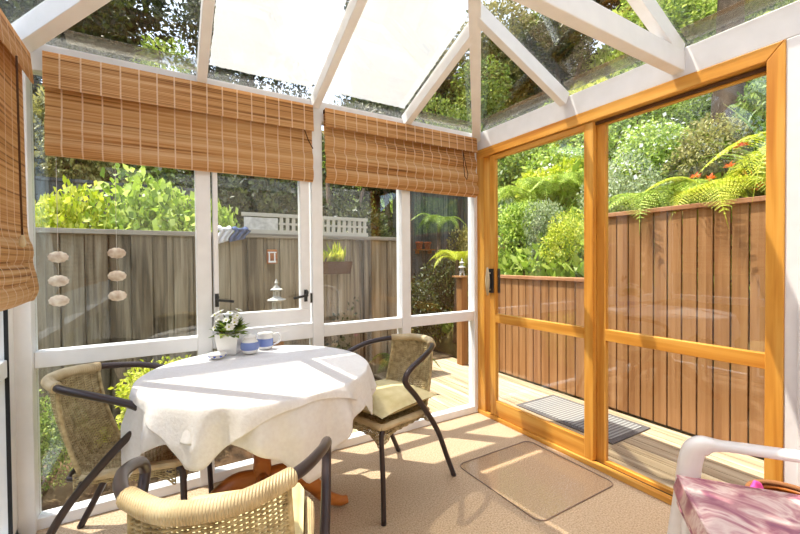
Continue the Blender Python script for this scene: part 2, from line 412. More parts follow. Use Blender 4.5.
# glass panes of the back wall
def pane_y(x0, x1, z0, z1, name, parent=None):
    return MB().box(x0, x1, YB + .032, YB + .038, z0, z1).build(name, M['glass'], parent)
k = 1
for (a, b, z0, z1) in ((-.541, .1375, .838, ZB), (-.541, .1375, .055, .762), (.2125, .793, .055, .762), (.866, 1.46, .838, ZB),
                       (.866, 1.46, .055, .762), (1.535, 2.148, .838, ZB), (1.535, 2.148, .055, .762)):
    w = pane_y(a + .001, b - .001, z0 + .001, z1 - .001, 'window_%d' % k); struct(w); k += 1
# opening casement in the second bay
cs = struct(thing('window_%d' % k, None, None, (.5, YB + .03, .87))); k += 1
sm = MB()
for x0, x1, z0, z1 in ((.222, .248, .955, 2.07), (.716, .776, .955, 2.07), (.222, .776, .868, .955), (.222, .776, 2.07, 2.14)):
    sm.box(x0, x1, YB - .012, YB + .04, z0, z1)
sm.build('sash', M['white'], cs, bevel=.004)
MB().box(.248, .716, YB + .012, YB + .018, .955, 2.07).build('glass_pane', M['glass'], cs)
for s_, x in ((1, .236), (-1, .745)):
    st = MB(); st.box(x - .010, x + .010, YB - .018, YB - .010, 1.0, 1.075)
    st.tube([(x, YB - .022, 1.04), (x, YB - .042, 1.04)], .009, 10)
    st.beam((x, YB - .042, 1.04), (x + s_ * .085 * 1.0, YB - .046, 1.028), .010, .014)
    st.ell((x, YB - .046, 1.058), (.009, .009, .016))
    st.build('casement_latch', M['black'], cs)
MB().box(.778, .790, YB - .008, YB + .01, .99, 1.05).build('hinge', M['black'], cs)

# left wall
wl = MB()
wl.box(XL - .07, XL, YH, YB, 0, .055); wl.box(XL - .07, XL, YH, YB, ZB, ZE); wl.box(XL - .07, XL, YH, YB - .12, .762, .838)
for y0, y1 in ((2.33, YB + .07), (1.54, 1.61), (.70, .77), (-.12, -.05), (YH, YH + .05)):
    wl.box(XL - .07, XL + (.002 if y1 < 2.4 else .0), y0, y1, 0, ZB + .01)
wl.box(XL - .02, -.541, 2.40, 2.434, 0, ZB)
walll = struct(wl.build('wall_left', M['white'], bevel=.004))
MB().box(XL - .012, XL - .002 + .004, 2.320, 2.325, .055, ZB).build('window_seal', M['rubber'], walll)
for y0, y1 in ((1.61, 2.33), (.77, 1.54), (-.05, .70), (-.90, -.12)):
    for z0, z1 in ((.838, ZB), (.055, .762)):
        struct(MB().box(XL - .045, XL - .039, y0 + .001, y1 - .001, z0 + .001, z1 - .001).build('window_%d' % k, M['glass'])); k += 1

# right wall: eave beam, ribbed post, near wall
wr = MB()
wr.box(XR, XR + .10, YH, YB, 2.142, ZE)
wr.box(XR, XR + .10, YH, .573, 0, 2.142)
for y0, y1, d in ((.50, .528, .018), (.44, .462, .026), (.30, .41, .03), (-.95, .22, .012)):
    wr.box(XR - d, XR + .001, y0, y1, 0, 2.2)
wallr = struct(wr.build('wall_right', M['white_upvc'], bevel=.004))
wh = struct(MB().box(XL - .1, XR + .1, YH - .12, YH, -.1, 3.0).build('wall_house', flat('cream_plaster', lin(232, 224, 208), .8, .2)))

# timber sliding door set
tf = MB()
tf.add([(x, y, z) for x in (XR - .007, XR + .10) for y, z in ((.573, 0), (.632, 0), (.632, 2.076), (.572, 2.143))], [(3, 2, 1, 0), (4, 5, 6, 7), (0, 1, 5, 4), (1, 2, 6, 5), (2, 3, 7, 6), (3, 0, 4, 7)])
tf.box(XR, XR + .10, 2.345, 2.43, 0.0, 2.14)
fr_v = struct(tf.build('trim_1', M['timber_v'], bevel=.004))
th = MB()
th.add([(x, y, z) for x in (XR - .006, XR + .10) for y, z in ((.634, 2.076), (2.432, 2.072), (2.432, 2.142), (.575, 2.142))], [(3, 2, 1, 0), (4, 5, 6, 7), (0, 1, 5, 4), (1, 2, 6, 5), (2, 3, 7, 6), (3, 0, 4, 7)])
th.box(XR - .006, XR + .03, .57, 2.432, 0.0, .032)
th.box(XR + .03, XR + .13, .57, 2.432, -.02, .022)
fr_h = struct(th.build('trim_2', M['timber_h'], bevel=.004))
MB().box(XR + .031, XR + .036, .64, 2.34, .022, .034).build('door_track', M['stripe'], fr_h)
MB().box(XR + .032, XR + .045, .64, 1.42, 2.055, 2.071).build('door_track', M['stripe'], fr_h)
# sliding leaf
d1 = struct(thing('door_1', None, None, (XR + .02, 1.88, .03)))
a = MB(); a.box(XR + .008, XR + .042, 1.42, 1.479, .034, 2.07); a.box(XR + .008, XR + .042, 2.234, 2.292, .034, 2.07)
a.build('stile', M['timber_v'], d1, bevel=.003)
a = MB(); a.box(XR + .008, XR + .042, 1.479, 2.234, 2.035, 2.07); a.build('rail', M['timber_h'], d1, bevel=.003)
a = MB(); a.box(XR + .005, XR + .042, 1.479, 2.234, .766, .834); a.build('rail', M['timber_h'], d1, bevel=.003)
a = MB(); a.box(XR + .008, XR + .042, 1.479, 2.234, .034, .15); a.build('rail', M['timber_h'], d1, bevel=.003)
MB().box(XR + .022, XR + .028, 1.479, 2.234, .15, 2.035).build('glass_pane', M['glass'], d1)
h = MB()
h.box(XR - .006, XR + .008, 2.246, 2.302, .995, 1.185)
h.box(XR + .034, XR + .056, 2.225, 2.262, .995, 1.185)
hd = h.build('handle_plate', M['black'], d1, bevel=.002)
h = MB()
h.tube([(XR - .035, 2.272, z) for z in np.linspace(.975, 1.195, 12)], [.006 + .012 * math.sin(math.pi * i / 11) for i in range(12)], 12)
h.tube([(XR - .006, 2.272, 1.02), (XR - .035, 2.272, 1.02)], .006, 8); h.tube([(XR - .006, 2.272, 1.15), (XR - .035, 2.272, 1.15)], .006, 8)
h.build('handle_grip', M['wrap'], hd)
# fixed leaf behind
d2 = struct(thing('door_2', None, None, (XR + .07, 1.03, .03)))
a = MB(); a.box(XR + .052, XR + .085, 1.37, 1.43, .022, 2.072); a.box(XR + .052, XR + .085, .625, .64, .022, 2.072); a.build('stile', M['timber_v'], d2, bevel=.003)
a = MB(); a.box(XR + .048, XR + .085, .632, 1.37, .766, .834); a.build('rail', M['timber_h'], d2, bevel=.003)
a = MB(); a.box(XR + .052, XR + .085, .632, 1.37, 2.05, 2.072); a.box(XR + .052, XR + .085, .632, 1.37, .022, .045); a.build('rail', M['timber_h'], d2, bevel=.003)
MB().box(XR + .064, XR + .070, .638, 1.372, .045, 2.05).build('glass_pane', M['glass'], d2)

# ------------------------------------------------------------------ roof (hipped glass)
E0 = ZE
def zback(y): return E0 + (YB - y) * (AZ - E0) / (YB - AY)
def zright(x): return E0 + (XR - x) * TAN
apex = Vector((AX, AY, AZ)); cR = Vector((XR, YB, E0)); cL = Vector((XL + .02, YB, E0))
rf = MB()
RW, RH = .048, .085
def rafter(a, b, w=RW, h=RH, off=-.022): rf.beam(a, b, w, h, off=off)
rafter(cR + (cR - apex).normalized() * .03, apex, .066, .10); rafter(cL, apex, .066, .10)
rafter((AX, YB, E0), apex)
def hipR(y): t = (YB - y) / (YB - AY); return cR.lerp(apex, t)
def hipL(y): t = (YB - y) / (YB - AY); return cL.lerp(apex, t)
tR = (XR - 1.495) / (XR - AX); pj_ = cR.lerp(apex, tR); rafter((1.495, YB, E0), (1.495, pj_.y, pj_.z))
tL = (.175 - cL.x) / (AX - cL.x); pl_ = cL.lerp(apex, tL); rafter((.175, YB, E0), (.175, pl_.y, pl_.z))
pr_ = hipR(1.60); rafter((XR, 1.60, E0), (pr_.x, 1.60, pr_.z)); ql_ = hipL(1.60); rafter((cL.x, 1.60, E0), (ql_.x, 1.60, ql_.z))
for y in (.96, .30, -.36, YH + .03):
    rafter((XR, y, E0), (AX, y, AZ)); rafter((cL.x, y, E0), (AX, y, AZ))
rafter((AX, AY + .02, AZ), (AX, YH, AZ), .07, .12, .0)
roof = struct(rf.build('ceiling', M['white'], bevel=.003))
struct(MB().box(XL + .0, XR + .002, .935, .992, 2.165, 2.262).build('trim_3', M['white'], bevel=.004))
# gable infill to the house
g = MB(); g.slab([(XL - .08, YH - .02, E0), (XR + .08, YH - .02, E0), (AX, YH - .02, AZ + .02)], (0, 1, 0), .03)
g.build('gable_board', M['white'], wh)
# glass panes (lie just above the rafter centre line)
up = .024
def pane(poly, name='glass_pane', m=None, lift=up, t=.006):
    p = [Vector(q) for q in poly]; n = (p[1] - p[0]).cross(p[2] - p[0]).normalized()
    if n.z < 0: n = -n
    return MB().slab([q + n * lift for q in p], n, t).build(name, m or M['roofglass'], roof)
xs = [cL.x, .175, AX, 1.495, XR]
pane([(cL.x, YB + .05, E0 - .02), (.175, YB + .05, E0 - .02), (.175, pl_.y, pl_.z), cL])
pane([(.175, YB + .05, E0 - .02), (AX, YB + .05, E0 - .02), apex, (.175, pl_.y, pl_.z)])
pane([(AX, YB + .05, E0 - .02), (1.495, YB + .05, E0 - .02), (1.495, pj_.y, pj_.z), apex])
pane([(1.495, YB + .05, E0 - .02), (XR + .02, YB + .05, E0 - .02), cR, (1.495, pj_.y, pj_.z)])
for sgn, x0, hp in ((1, XR, hipR), (-1, cL.x, hipL)):
    q = hp(1.60); xo = x0 + .06 * sgn
    pane([(xo, YB + .02, E0 - .026), (xo, 1.60, E0 - .026), (q.x, 1.60, q.z), (x0, YB, E0)])
    pane([(xo, 1.60, E0 - .026), (xo, .96, E0 - .026), (AX, .96, AZ), (q.x, 1.60, q.z)])
    for y0, y1 in ((.96, .30), (.30, -.36), (-.36, YH)):
        pane([(xo, y0, E0 - .026), (xo, y1, E0 - .026), (AX, y1, AZ), (AX, y0, AZ)])
# dusty lower strips of the roof glass
def strip_b(x0, x1):
    pane([(x0, YB, E0), (x1, YB, E0), (x1, YB - .075, zback(YB - .075)), (x0, YB - .075, zback(YB - .075))], 'dust_strip', M['dusty'], up + .007, .001)
strip_b(-.40, .15); strip_b(1.52, 2.08)
def strip_r(y0, y1):
    pane([(XR, y0, E0), (XR, y1, E0), (XR - .08, y1, zright(XR - .08)), (XR - .08, y0, zright(XR - .08))], 'dust_strip', M['dusty'], up + .007, .001)
strip_r(2.32, 1.63); strip_r(1.57, .99); strip_r(.93, .33)
# white shade sheets lying on the outside of the two middle panes
def sheet(poly, label):
    c = sum((Vector(q) for q in poly), Vector()) / len(poly)
    n = (Vector(poly[1]) - Vector(poly[0])).cross(Vector(poly[2]) - Vector(poly[0])).normalized()
    if n.z < 0: n = -n
    rnd = random.Random(len(poly) * 7 + int(poly[0][0] * 100)); out = []
    for i in range(len(poly)):
        a_, b_ = Vector(poly[i]), Vector(poly[(i + 1) % len(poly)])
        K = max(2, int((b_ - a_).length / .012)); inn = (c - (a_ + b_) / 2).normalized()
        for j in range(K): out.append(a_.lerp(b_, j / K) + inn * rnd.uniform(0, .007) + n * (up + .009))
    m = MB(); k_ = len(out)
    m.v = [tuple(p) for p in out] + [tuple(p + n * .003) for p in out]; m.uv = [(0., 0.)] * len(m.v)
    m.f = [tuple(range(k_))[::-1], tuple(range(k_, 2 * k_))] + [(i, (i + 1) % k_, k_ + (i + 1) % k_, k_ + i) for i in range(k_)]; m.sm = [False] * len(m.f)
    tag(m.build('shade_sheet', M['sheet']), label, 'roof cover')
i_ = .022; yb_ = YB - .055
sheet([(.175 + RW / 2 + .012, yb_, zback(yb_)), (AX - i_ - .008, yb_, zback(yb_)), (AX - i_ - .008, AY + .06, zback(AY + .06)), (.175 + RW / 2 + .012, pl_.y + .03, zback(pl_.y + .03))],
      'white sheet on the glass roof between the first rafter from left and the middle rafter')
sheet([(AX + i_ + .004, yb_, zback(yb_)), (1.495 - RW / 2 - .006, yb_, zback(yb_)), (1.495 - RW / 2 - .006, pj_.y + .03, zback(pj_.y + .03)), (AX + i_ + .004, AY + .06, zback(AY + .06))],
      'white sheet on the glass roof right of the middle rafter, above the right blind')
# gutters
gt = MB(); gt.box(XL - .2, XR + .2, YB + .075, YB + .16, 2.19, 2.255); gt.box(XR + .105, XR + .19, YH, YB + .16, 2.19, 2.255)
struct(gt.build('trim_4', flat('grey_gutter', lin(150, 148, 142), .5), bevel=.01))

# ------------------------------------------------------------------ bamboo blinds
def blind(label, p0, run, length, z1, z0, depth_dir, folds, loc, wob=.0, valance=.15, seed=1):
    """hangs from height z1 to z0, runs 'length' m along run from p0; depth_dir points into the room"""
    rnd = random.Random(seed); run = Vector(run); dd = Vector(depth_dir); p0 = Vector(p0)
    t = thing('bamboo_roman_blind', label, 'window blind', loc)
    # panel with soft folds
    H = z1 - z0
    def prof(v):
        z = z1 - v * H; d = .012
        for (fz, amp, w) in folds: d += amp * math.exp(-((z - fz) / w) ** 2)
        return z, d
    ph = rnd.uniform(0, 6)
    def f(u, v, e=0.0):
        z, d = prof(v); s = u * length
        d += wob * math.sin(s * 9 + ph) * v + wob * .6 * math.sin(s * 23 + 1) * v
        z += (wob * .5 * math.sin(s * 7 + ph)) * v
        return p0 + run * s + dd * (d + e) + Vector((0, 0, z - p0.z))
    nu = max(30, int(length / .02)); m = MB()
    uv = lambda u, v: (u * length + .02, v * H + .01)
    m.grid(lambda u, v: f(u, v), nu, 60, True, uv); m.grid(lambda u, v: f(u, v, .004), nu, 60, True, uv)
    m.build('panel', M['blind'], t)
    m = MB()
    # folded stack hanging in front at the bottom: two loops
    for (fz, amp, w) in folds:
        def lo(u, v, fz=fz, amp=amp, w=w):
            a = -math.pi / 2 + v * math.pi; s = u * length
            zz = fz + w * .9 * math.sin(-a) * 1.0; d = .012 + (amp + .012) * (math.cos(a) * .8 + .25)
            d += wob * .7 * math.sin(s * 11 + ph + fz * 9)
            zz += wob * .5 * math.sin(s * 8 + fz * 7)
            return p0 + run * s + dd * d + Vector((0, 0, zz - p0.z))
        m.grid(lo, nu, 10, True, lambda u, v: (u * length + .02, v * w * 2.2 + fz))
    m.build('fold', M['blind'], t)
    m = MB()
    def val(u, v, e=0.0):
        s = u * length
        return p0 + run * s + dd * (.040 + .010 * v + e + wob * .4 * math.sin(s * 6) * v) + Vector((0, 0, z1 + .004 - v * valance - p0.z))
    m.grid(lambda u, v: val(u, v), nu, 10, True, lambda u, v: (u * length + .02, v * valance + .6))
    m.grid(lambda u, v: val(u, v, .004), nu, 10, True, lambda u, v: (u * length + .02, v * valance + .6))
    m.build('valance', M['blind'], t)
    a0 = p0 + dd * .002; b0 = a0 + run * length
    hr = MB(); hr.beam(a0 + dd * .018 + Vector((0, 0, z1 - p0.z - .012)), b0 + dd * .018 + Vector((0, 0, z1 - p0.z - .012)), .032, .022); hr.build('head_rail', M['cord'], t)
    return t, p0, run, dd
t, p0, run, dd = blind('wide bamboo blind with woven slats, above the casement window and grey fence', (-.478, YB - .006, 2.2), (1, 0, 0), 1.272, 2.222, 1.752, (0, -1, 0),
      [(1.885, .012, .055), (1.80, .018, .05)], (.16, YB - .03, 2.2), .002, .165, 3)
MB().tube([(.735, YB - .062, 2.06), (.757, YB - .063, 2.0), (.79, YB - .05, 1.955)], .003, 6).build('cord', M['cord'], t)
t, p0, run, dd = blind('shorter bamboo blind gathered in three folds, beside the timber door corner', (.873, YB - .006, 2.2), (1, 0, 0), 1.265, 2.222, 1.755, (0, -1, 0),
      [(2.02, .020, .05), (1.905, .034, .052), (1.808, .042, .05)], (1.5, YB - .03, 2.2), .003, .12, 5)
MB().tube([(1.975, YB - .075, 2.09), (1.972, YB - .085, 2.0), (1.978, YB - .09, 1.90), (2.0, YB - .09, 1.875), (2.012, YB - .088, 1.92), (1.99, YB - .08, 2.02), (1.978, YB - .075, 2.09)], .003, 6).build('cord', M['cord'], t)
t, p0, run, dd = blind('bamboo blind on the left wall, seen edge on, with wavy hanging folds', (XL + .062, 2.265, 2.2), (0, -1, 0), 3.0, 2.15, 1.09, (1, 0, 0),
      [(1.30, .014, .06), (1.20, .02, .055), (1.13, .026, .05)], (XL + .05, 1.0, 2.2), .006, .13, 8)
c_ = MB(); c_.tube([(XL + .125, 2.0, 2.03), (XL + .128, 2.0, 1.5), (XL + .13, 2.0, 1.36)], .0035, 6); c_.build('cord', M['cord'], t)
MB().lathe([(.001, 1.362), (.007, 1.355), (.011, 1.335), (.010, 1.318), (.001, 1.312)], (XL + .13, 2.0, 0), 12).build('cord_tassel', M['wrap'], t)

# ------------------------------------------------------------------ wicker armchairs
def catmull(P, n=8, closed=False):
    P = [Vector(p) for p in P]; out = []
    K = len(P)
    for i in range(K if closed else K - 1):
        p0 = P[i - 1] if (i > 0 or closed) else P[0]; p1 = P[i]; p2 = P[(i + 1) % K]; p3 = P[(i + 2) % K] if closed else P[min(i + 2, K - 1)]
        for j in range(n):
            t = j / n
            out.append(.5 * ((2 * p1) + (-p0 + p2) * t + (2 * p0 - 5 * p1 + 4 * p2 - p3) * t * t + (-p0 + 3 * p1 - 3 * p2 + p3) * t ** 3))
    if not closed: out.append(P[-1])
    return out
def weave(m, S, nu, nv, amp, r_s, r_w, su=3):
    """stakes along v, strands along u, real over-under weave on surface S(u,v)->(pos,normal)"""
    for i in range(nu + 1):
        u = i / nu; m.tube([S(u, j / 24)[0] for j in range(25)], r_s, 5, cap=False)
    for j in range(nv + 1):
        v = j / nv; pts = []
        for i in range(nu * su + 1):
            u = i / (nu * su); p, n = S(u, v)
            pts.append(p + n * amp * math.cos(math.pi * (i / su) + math.pi * j))
        m.tube(pts, r_w, 4, cap=False)
def make_chair(label, loc, rz):
    t = thing('wicker_armchair', label, 'chair', loc, rz)
    # local: +x faces forward, origin between front feet, rear is -x
    half = [(-.575, .22, 0.0), (-.50, .221, .15), (-.43, .224, .29), (-.354, .228, .40), (-.22, .243, .555), (-.135, .250, .64), (-.125, .251, .675), (-.165, .250, .712), (-.30, .232, .752), (-.41, .19, .768), (-.47, .145, .774), (-.53, .075, .778)]
    path = [Vector(p) for p in half] + [Vector((-.548, 0, .779))] + [Vector((x, -y, z)) for x, y, z in reversed(half)]
    cp = catmull(path, 7)
    cp = [Vector((p.x, p.y, max(p.z, .002))) for p in cp]
    MB().tube(cp, .0145, 12).build('arm_frame', M['tube'], t, world=False)
    for s_ in (-1, 1):
        MB().tube(catmull([(.002, .22 * s_, 0), (-.004, .212 * s_, .2), (-.012, .195 * s_, .40), (-.03, .188 * s_, .425)], 5), .0125, 12).build('leg', M['tube'], t, world=False)
    # seat support ring
    ring = [(x_ * .92 - .02, y_ * .9) for x_, y_ in [(-.03, .17), (-.03, -.17), (-.10, -.195), (-.40, -.175), (-.45, -.14), (-.46, 0), (-.45, .14), (-.40, .175), (-.10, .195)]]
    sf = MB(); sf.tube(catmull([(x, y, .412) for x, y in ring], 5, True), .010, 8, closed=True)
    for s_ in (-1, 1): sf.tube([(-.37, .175 * s_, .41), (-.368, .228 * s_, .385)], .008, 8)
    sf.build('seat_frame', M['tube'], t, world=False)
    # wrapped top rail
    mid = [p for p in cp if p.x < -.3 and p.z > .6 and abs(p.y) < .162]
    MB().tube(mid, .0215, 14).build('top_rail', M['wrap'], t, world=False)
    # back surface
    def SB(u, v):
        s_ = 2 * u - 1; w = .172 - .012 * v
        th = s_ * 1.05
        xt = -.545 + .088 * (abs(s_) ** 2.0); yt = s_ * .152
        xb = -.43 + .055 * s_ * s_; yb = s_ * .168
        k_ = v; zt, zb = .772, .418
        x = xt + (xb - xt) * k_ ** 1.5 - .004 * math.sin(math.pi * k_); y = yt + (yb - yt) * k_
        return Vector((x, y, zt + (zb - zt) * k_)), Vector((1, -s_ * .7, .1)).normalized()
    b = MB(); weave(b, SB, 15, 66, .0042, .0034, .0031)
    for s_ in (0, 1): b.tube([SB(s_, j / 16)[0] for j in range(17)], .0085, 8)
    b.build('backrest', M['wicker'], t, world=False)
    def SS(u, v):
        s_ = 2 * u - 1; x = -.43 + v * .415; w = .168 + .028 * math.sin(v * 1.9)
        if v > .93: w -= (v - .93) * .12
        x0 = x + .055 * s_ * s_ * (1 - v)
        z = .418 + .030 * math.sin(v * math.pi * .5) - .022 * math.sin(math.pi * v) * (1 - s_ * s_)
        return Vector((x0, s_ * w, z)), Vector((0, 0, 1))
    b = MB(); weave(b, SS, 16, 58, .004, .0032, .0032)
    b.build('seat', M['wicker'], t, world=False)
    # rolled rim and apron round the seat
    b = MB()
    rim = [SS(0, j / 14)[0] for j in range(15)] + [SS(i / 8, 1)[0] for i in range(1, 8)] + [SS(1, 1 - j / 14)[0] for j in range(15)]
    b.tube(rim, .017, 10)
    b.build('seat_rim', M['wrap'], t, world=False)
    b = MB()
    def apr(P, Q, drop):
        P, Q = Vector(P), Vector(Q); n = (Q - P).cross(Vector((0, 0, 1))).normalized()
        L_ = (Q - P).length
        def A(u, v):
            e = min(u, 1 - u); d = drop * (.5 + .5 * math.exp(-(e / .10) ** 2))
            p = P.lerp(Q, u); return Vector((p.x, p.y, .436 - v * d)), n
        weave(b, A, max(6, int(L_ / .024)), 9, .004, .003, .0032)
    apr((-.012, -.182, 0), (-.012, .182, 0), .085); apr((-.04, .19, 0), (-.40, .172, 0), .075); apr((-.40, -.172, 0), (-.04, -.19, 0), .075)
    b.build('apron', M['wicker'], t, world=False)
    return t
ch = make_chair('wicker armchair right of the round table with a plump cream cushion', (.802, 1.832, 0), 3.43)
ch2 = copy_tree(ch); ch2['label'] = 'wicker armchair left of the table by the left window, bare seat without cushion'
ch2.location = (.11, 1.975, 0); ch2.rotation_euler.z = -.30
ch3 = copy_tree(ch); ch3['label'] = 'nearest wicker armchair, its woven back to the camera, with a flat cream cushion'
ch3.location = (.214, 1.347, 0); ch3.rotation_euler.z = 1.263
def place(ch, x, y, z): # chair-local to world
    a = ch.rotation_euler.z
    return (ch.location.x + x * math.cos(a) - y * math.sin(a), ch.location.y + x * math.sin(a) + y * math.cos(a), z)
# cushions
def cushion(label, ch, w, d, h, puff, corner, ox=-.235, z=.449):
    m = MB()
    def side(sg):
        def f(u, v):
            a, b_ = 2 * u - 1, 2 * v - 1
            e = (1 - abs(a) ** 2.4) * (1 - abs(b_) ** 2.4)
            pin = corner * (abs(a) * abs(b_)) ** 3
            x = b_ * d / 2 * (1 - .05 * (1 - a * a) * 0 + pin - .04 * (1 - abs(b_)) * 0); y = a * w / 2 * (1 + pin)
            y *= 1 - .06 * (1 - abs(b_) ** 2) * (abs(a) > .99) * 0
            zc = h * .5 + sg * (h * .5 * (1 if corner == 0 else .0) * (1 - max(abs(a), abs(b_)) ** 14) + puff * max(0, e) ** .55)
            return Vector((x, y, zc))
        return f
    m.grid(side(1), 24, 24); m.grid(side(-1), 24, 24)
    zmin = min(v[2] for v in m.v); m.v = [(a, b_, c - zmin) for a, b_, c in m.v]
    o = tag(m.build('seat_cushion', M['cushion']), label, 'cushion')
    mods = o.modifiers.new('w', 'WELD'); mods.merge_threshold = .0005
    o.location = place(ch, ox, 0, z); o.rotation_euler = (0, 0, ch.rotation_euler.z)
    return o
cushion('plump cream cushion with pointed corners on the right wicker chair', ch, .39, .41, .06, .056, .12, -.225)
cushion('flat cream box cushion on the nearest wicker chair', ch3, .36, .42, .06, .012, 0, -.205)

# ------------------------------------------------------------------ table and cloths
TC = Vector((.372, 1.915, 0)); TR = .485; TZ = .745
tb = thing('round_pedestal_table', 'round wooden pedestal table hidden under the white cloth, curved red-brown feet showing', 'table', (TC.x, TC.y, 0))
MB().lathe([(.001, .715), (TR - .02, .715), (TR - .005, .722), (TR - .003, .736), (TR - .012, .742), (.001, .742)], (0, 0, 0), 56).build('tabletop', M['redwood'], tb, world=False)
MB().lathe([(.001, .14), (.05, .14), (.065, .18), (.045, .24), (.038, .32), (.055, .40), (.06, .46), (.035, .55), (.035, .66), (.10, .695), (.11, .715), (.001, .715)], (0, 0, 0), 28).build('pedestal', M['redwood'], tb, world=False)
for ang in (-8, 82, 172, 262):
    a = R(ang); dx, dy = math.cos(a), math.sin(a); m = MB()
    P = catmull([(.03, 0, .22), (.12, 0, .225), (.22, 0, .16), (.30, 0, .07), (.37, 0, .03), (.41, 0, .028)], 5)
    w = np.linspace(.034, .022, len(P)); hh = np.interp(np.linspace(0, 1, len(P)), [0, .4, .8, 1], [.055, .04, .026, .02])
    vs = []; fs = []
    for i, p in enumerate(P):
        tt = (P[min(i + 1, len(P) - 1)] - P[max(i - 1, 0)]).normalized(); nn = Vector((-tt.z, 0, tt.x))
        for q in range(10):
            b_ = 2 * math.pi * q / 10; l = p + nn * hh[i] * math.sin(b_); y = w[i] * math.cos(b_)
            vs.append((l.x * dx - y * dy, l.x * dy + y * dx, max(l.z, .003)))
    for i in range(len(P) - 1):
        for q in range(10): fs.append((i * 10 + q, i * 10 + (q + 1) % 10, (i + 1) * 10 + (q + 1) % 10, (i + 1) * 10 + q))
    fs += [tuple(range(10))[::-1], tuple((len(P) - 1) * 10 + q for q in range(10))]
    m.add(vs, fs, True); m.build('foot', M['redwood'], tb, world=False)
def cloth(name, label, half, rot, z, mat, seed, lift):
    rnd = random.Random(seed); nA, m = 260, MB()
    ph = [rnd.uniform(0, 6.28) for _ in range(6)]
    def Rsq(a):
        b_ = (a - rot + math.pi / 4) % (math.pi / 2) - math.pi / 4
        q = half / math.cos(b_)
        return min(q, half * 1.33)
    NR = 34
    def f(u, v):
        a = u * 2 * math.pi; Rm = Rsq(a); s_ = v * Rm
        e = .03; rr = TR + lift
        if s_ <= rr: x = s_; zz = z + lift * .3
        else:
            dr = s_ - rr
            fold = math.sin(a * 17 + ph[0] + .6 * math.sin(3 * a + ph[1])) * .6 + math.sin(a * 29 + ph[2]) * .25 + math.sin(a * 9 + ph[3]) * .35
            k_ = min(1, dr / .14)
            x = rr + .012 * (1 - math.exp(-dr / .02)) + fold * .026 * k_ + .020 * k_
            zz = z + lift * .3 - .015 * (1 - math.exp(-dr / .01)) * 0 - dr + .004 * (1 - math.exp(-dr / .01)) 
            if dr < .02: zz = z + lift * .3 - dr * dr / .04
            else: zz = z + lift * .3 - .01 - (dr - .02)
        if s_ <= rr:
            zz += .0012 * math.sin(x * 40 * math.cos(a) + ph[4]) * math.sin(x * 33 * math.sin(a) + ph[5])
        return Vector((x * math.cos(a), x * math.sin(a), zz))
    vs = []; vv = [0, .3, .5] + [((TR + lift) / 1.0) * 0 + q for q in []]
    # radial samples: dense in the drape
    for j in range(NR + 1):
        for i in range(nA):
            u = i / nA; a = u * 2 * math.pi; Rm = Rsq(a); rr = TR + lift
            if j <= 10: s_ = rr * (j / 10) * .999 + 1e-4
            else:
                q = (j - 10) / (NR - 10); s_ = rr + (Rm - rr) * q ** 1.4
            vs.append(f(u, s_ / Rm))
    fs = [(j * nA + i, j * nA + (i + 1) % nA, (j + 1) * nA + (i + 1) % nA, (j + 1) * nA + i) for j in range(NR) for i in range(nA)]
    m.add(vs, fs, True)
    o = tag(m.build(name, mat), label, 'tablecloth'); o.location = (TC.x, TC.y, 0)
    sd = o.modifiers.new('s', 'SOLIDIFY'); sd.thickness = .0015; sd.offset = 1
    return o
cloth('tablecloth', 'long plain white tablecloth draped over the round table', .605, R(235), TZ, M['cloth'], 3, .002)
cloth('table_overcloth', 'shorter white overcloth laid on top of the long tablecloth', .53, R(190), TZ + .004, M['lace'], 8, .010)

# ------------------------------------------------------------------ things on the table
TT = TZ + .0115
px, py = .285, 2.30
fp = thing('flower_pot', 'white square planter of small white flowers on the back of the table', 'flower pot', (px, py, TT), R(-25)); fp.scale = (1.28, 1.28, 1.28)
m = MB()
def ringsq(h, z): return [(sx * h, sy * h, z) for sx, sy in ((-1, -1), (1, -1), (1, 1), (-1, 1))]
vs = ringsq(.036, 0) + ringsq(.047, .088) + ringsq(.042, .088) + ringsq(.040, .07)
m.add(vs, [(3, 2, 1, 0)] + [(l * 4 + i, l * 4 + (i + 1) % 4, l * 4 + 4 + (i + 1) % 4, l * 4 + 4 + i) for l in range(3) for i in range(4)] + [(12, 13, 14, 15)])
m.build('pot', M['porcelain'], fp, .003, world=False)
rnd = random.Random(5)
def leafquad(m, c, d, n, L_, W, fold=.25):
    c, d, n = Vector(c), Vector(d).normalized(), Vector(n)
    s_ = d.cross(n); s_ = s_.normalized() if s_.length > 1e-5 else Vector((1, 0, 0)); n2 = s_.cross(d)
    m.add([c, c + d * L_ * .5 + s_ * W / 2 + n2 * W * fold, c + d * L_, c + d * L_ * .5 - s_ * W / 2 + n2 * W * fold], [(0, 1, 2), (0, 2, 3)])
m = MB()
for i in range(110):
    a = rnd.uniform(0, 6.28); e = rnd.uniform(.1, 1.3); d = Vector((math.cos(a) * math.cos(e), math.sin(a) * math.cos(e), math.sin(e)))
    leafquad(m, d * .03 + Vector((0, 0, .075)), d + Vector((0, 0, -.2)), (0, 0, 1), rnd.uniform(.04, .07), .026)
m.build('leaves', LEAF['mid'], fp, world=False)
m = MB()
for k_ in range(6):
    b_ = k_ * math.pi / 3; leafquad(m, (0, 0, 0), (math.cos(b_), math.sin(b_), .25), (0, 0, 1), .018, .014)
blm = m.mesh('blossom_mesh', LEAF['whitef']); cem = MB().ell((0, 0, .002), (.004, .004, .004), 6, 4).mesh('flower_centre_mesh', LEAF['yellow'])
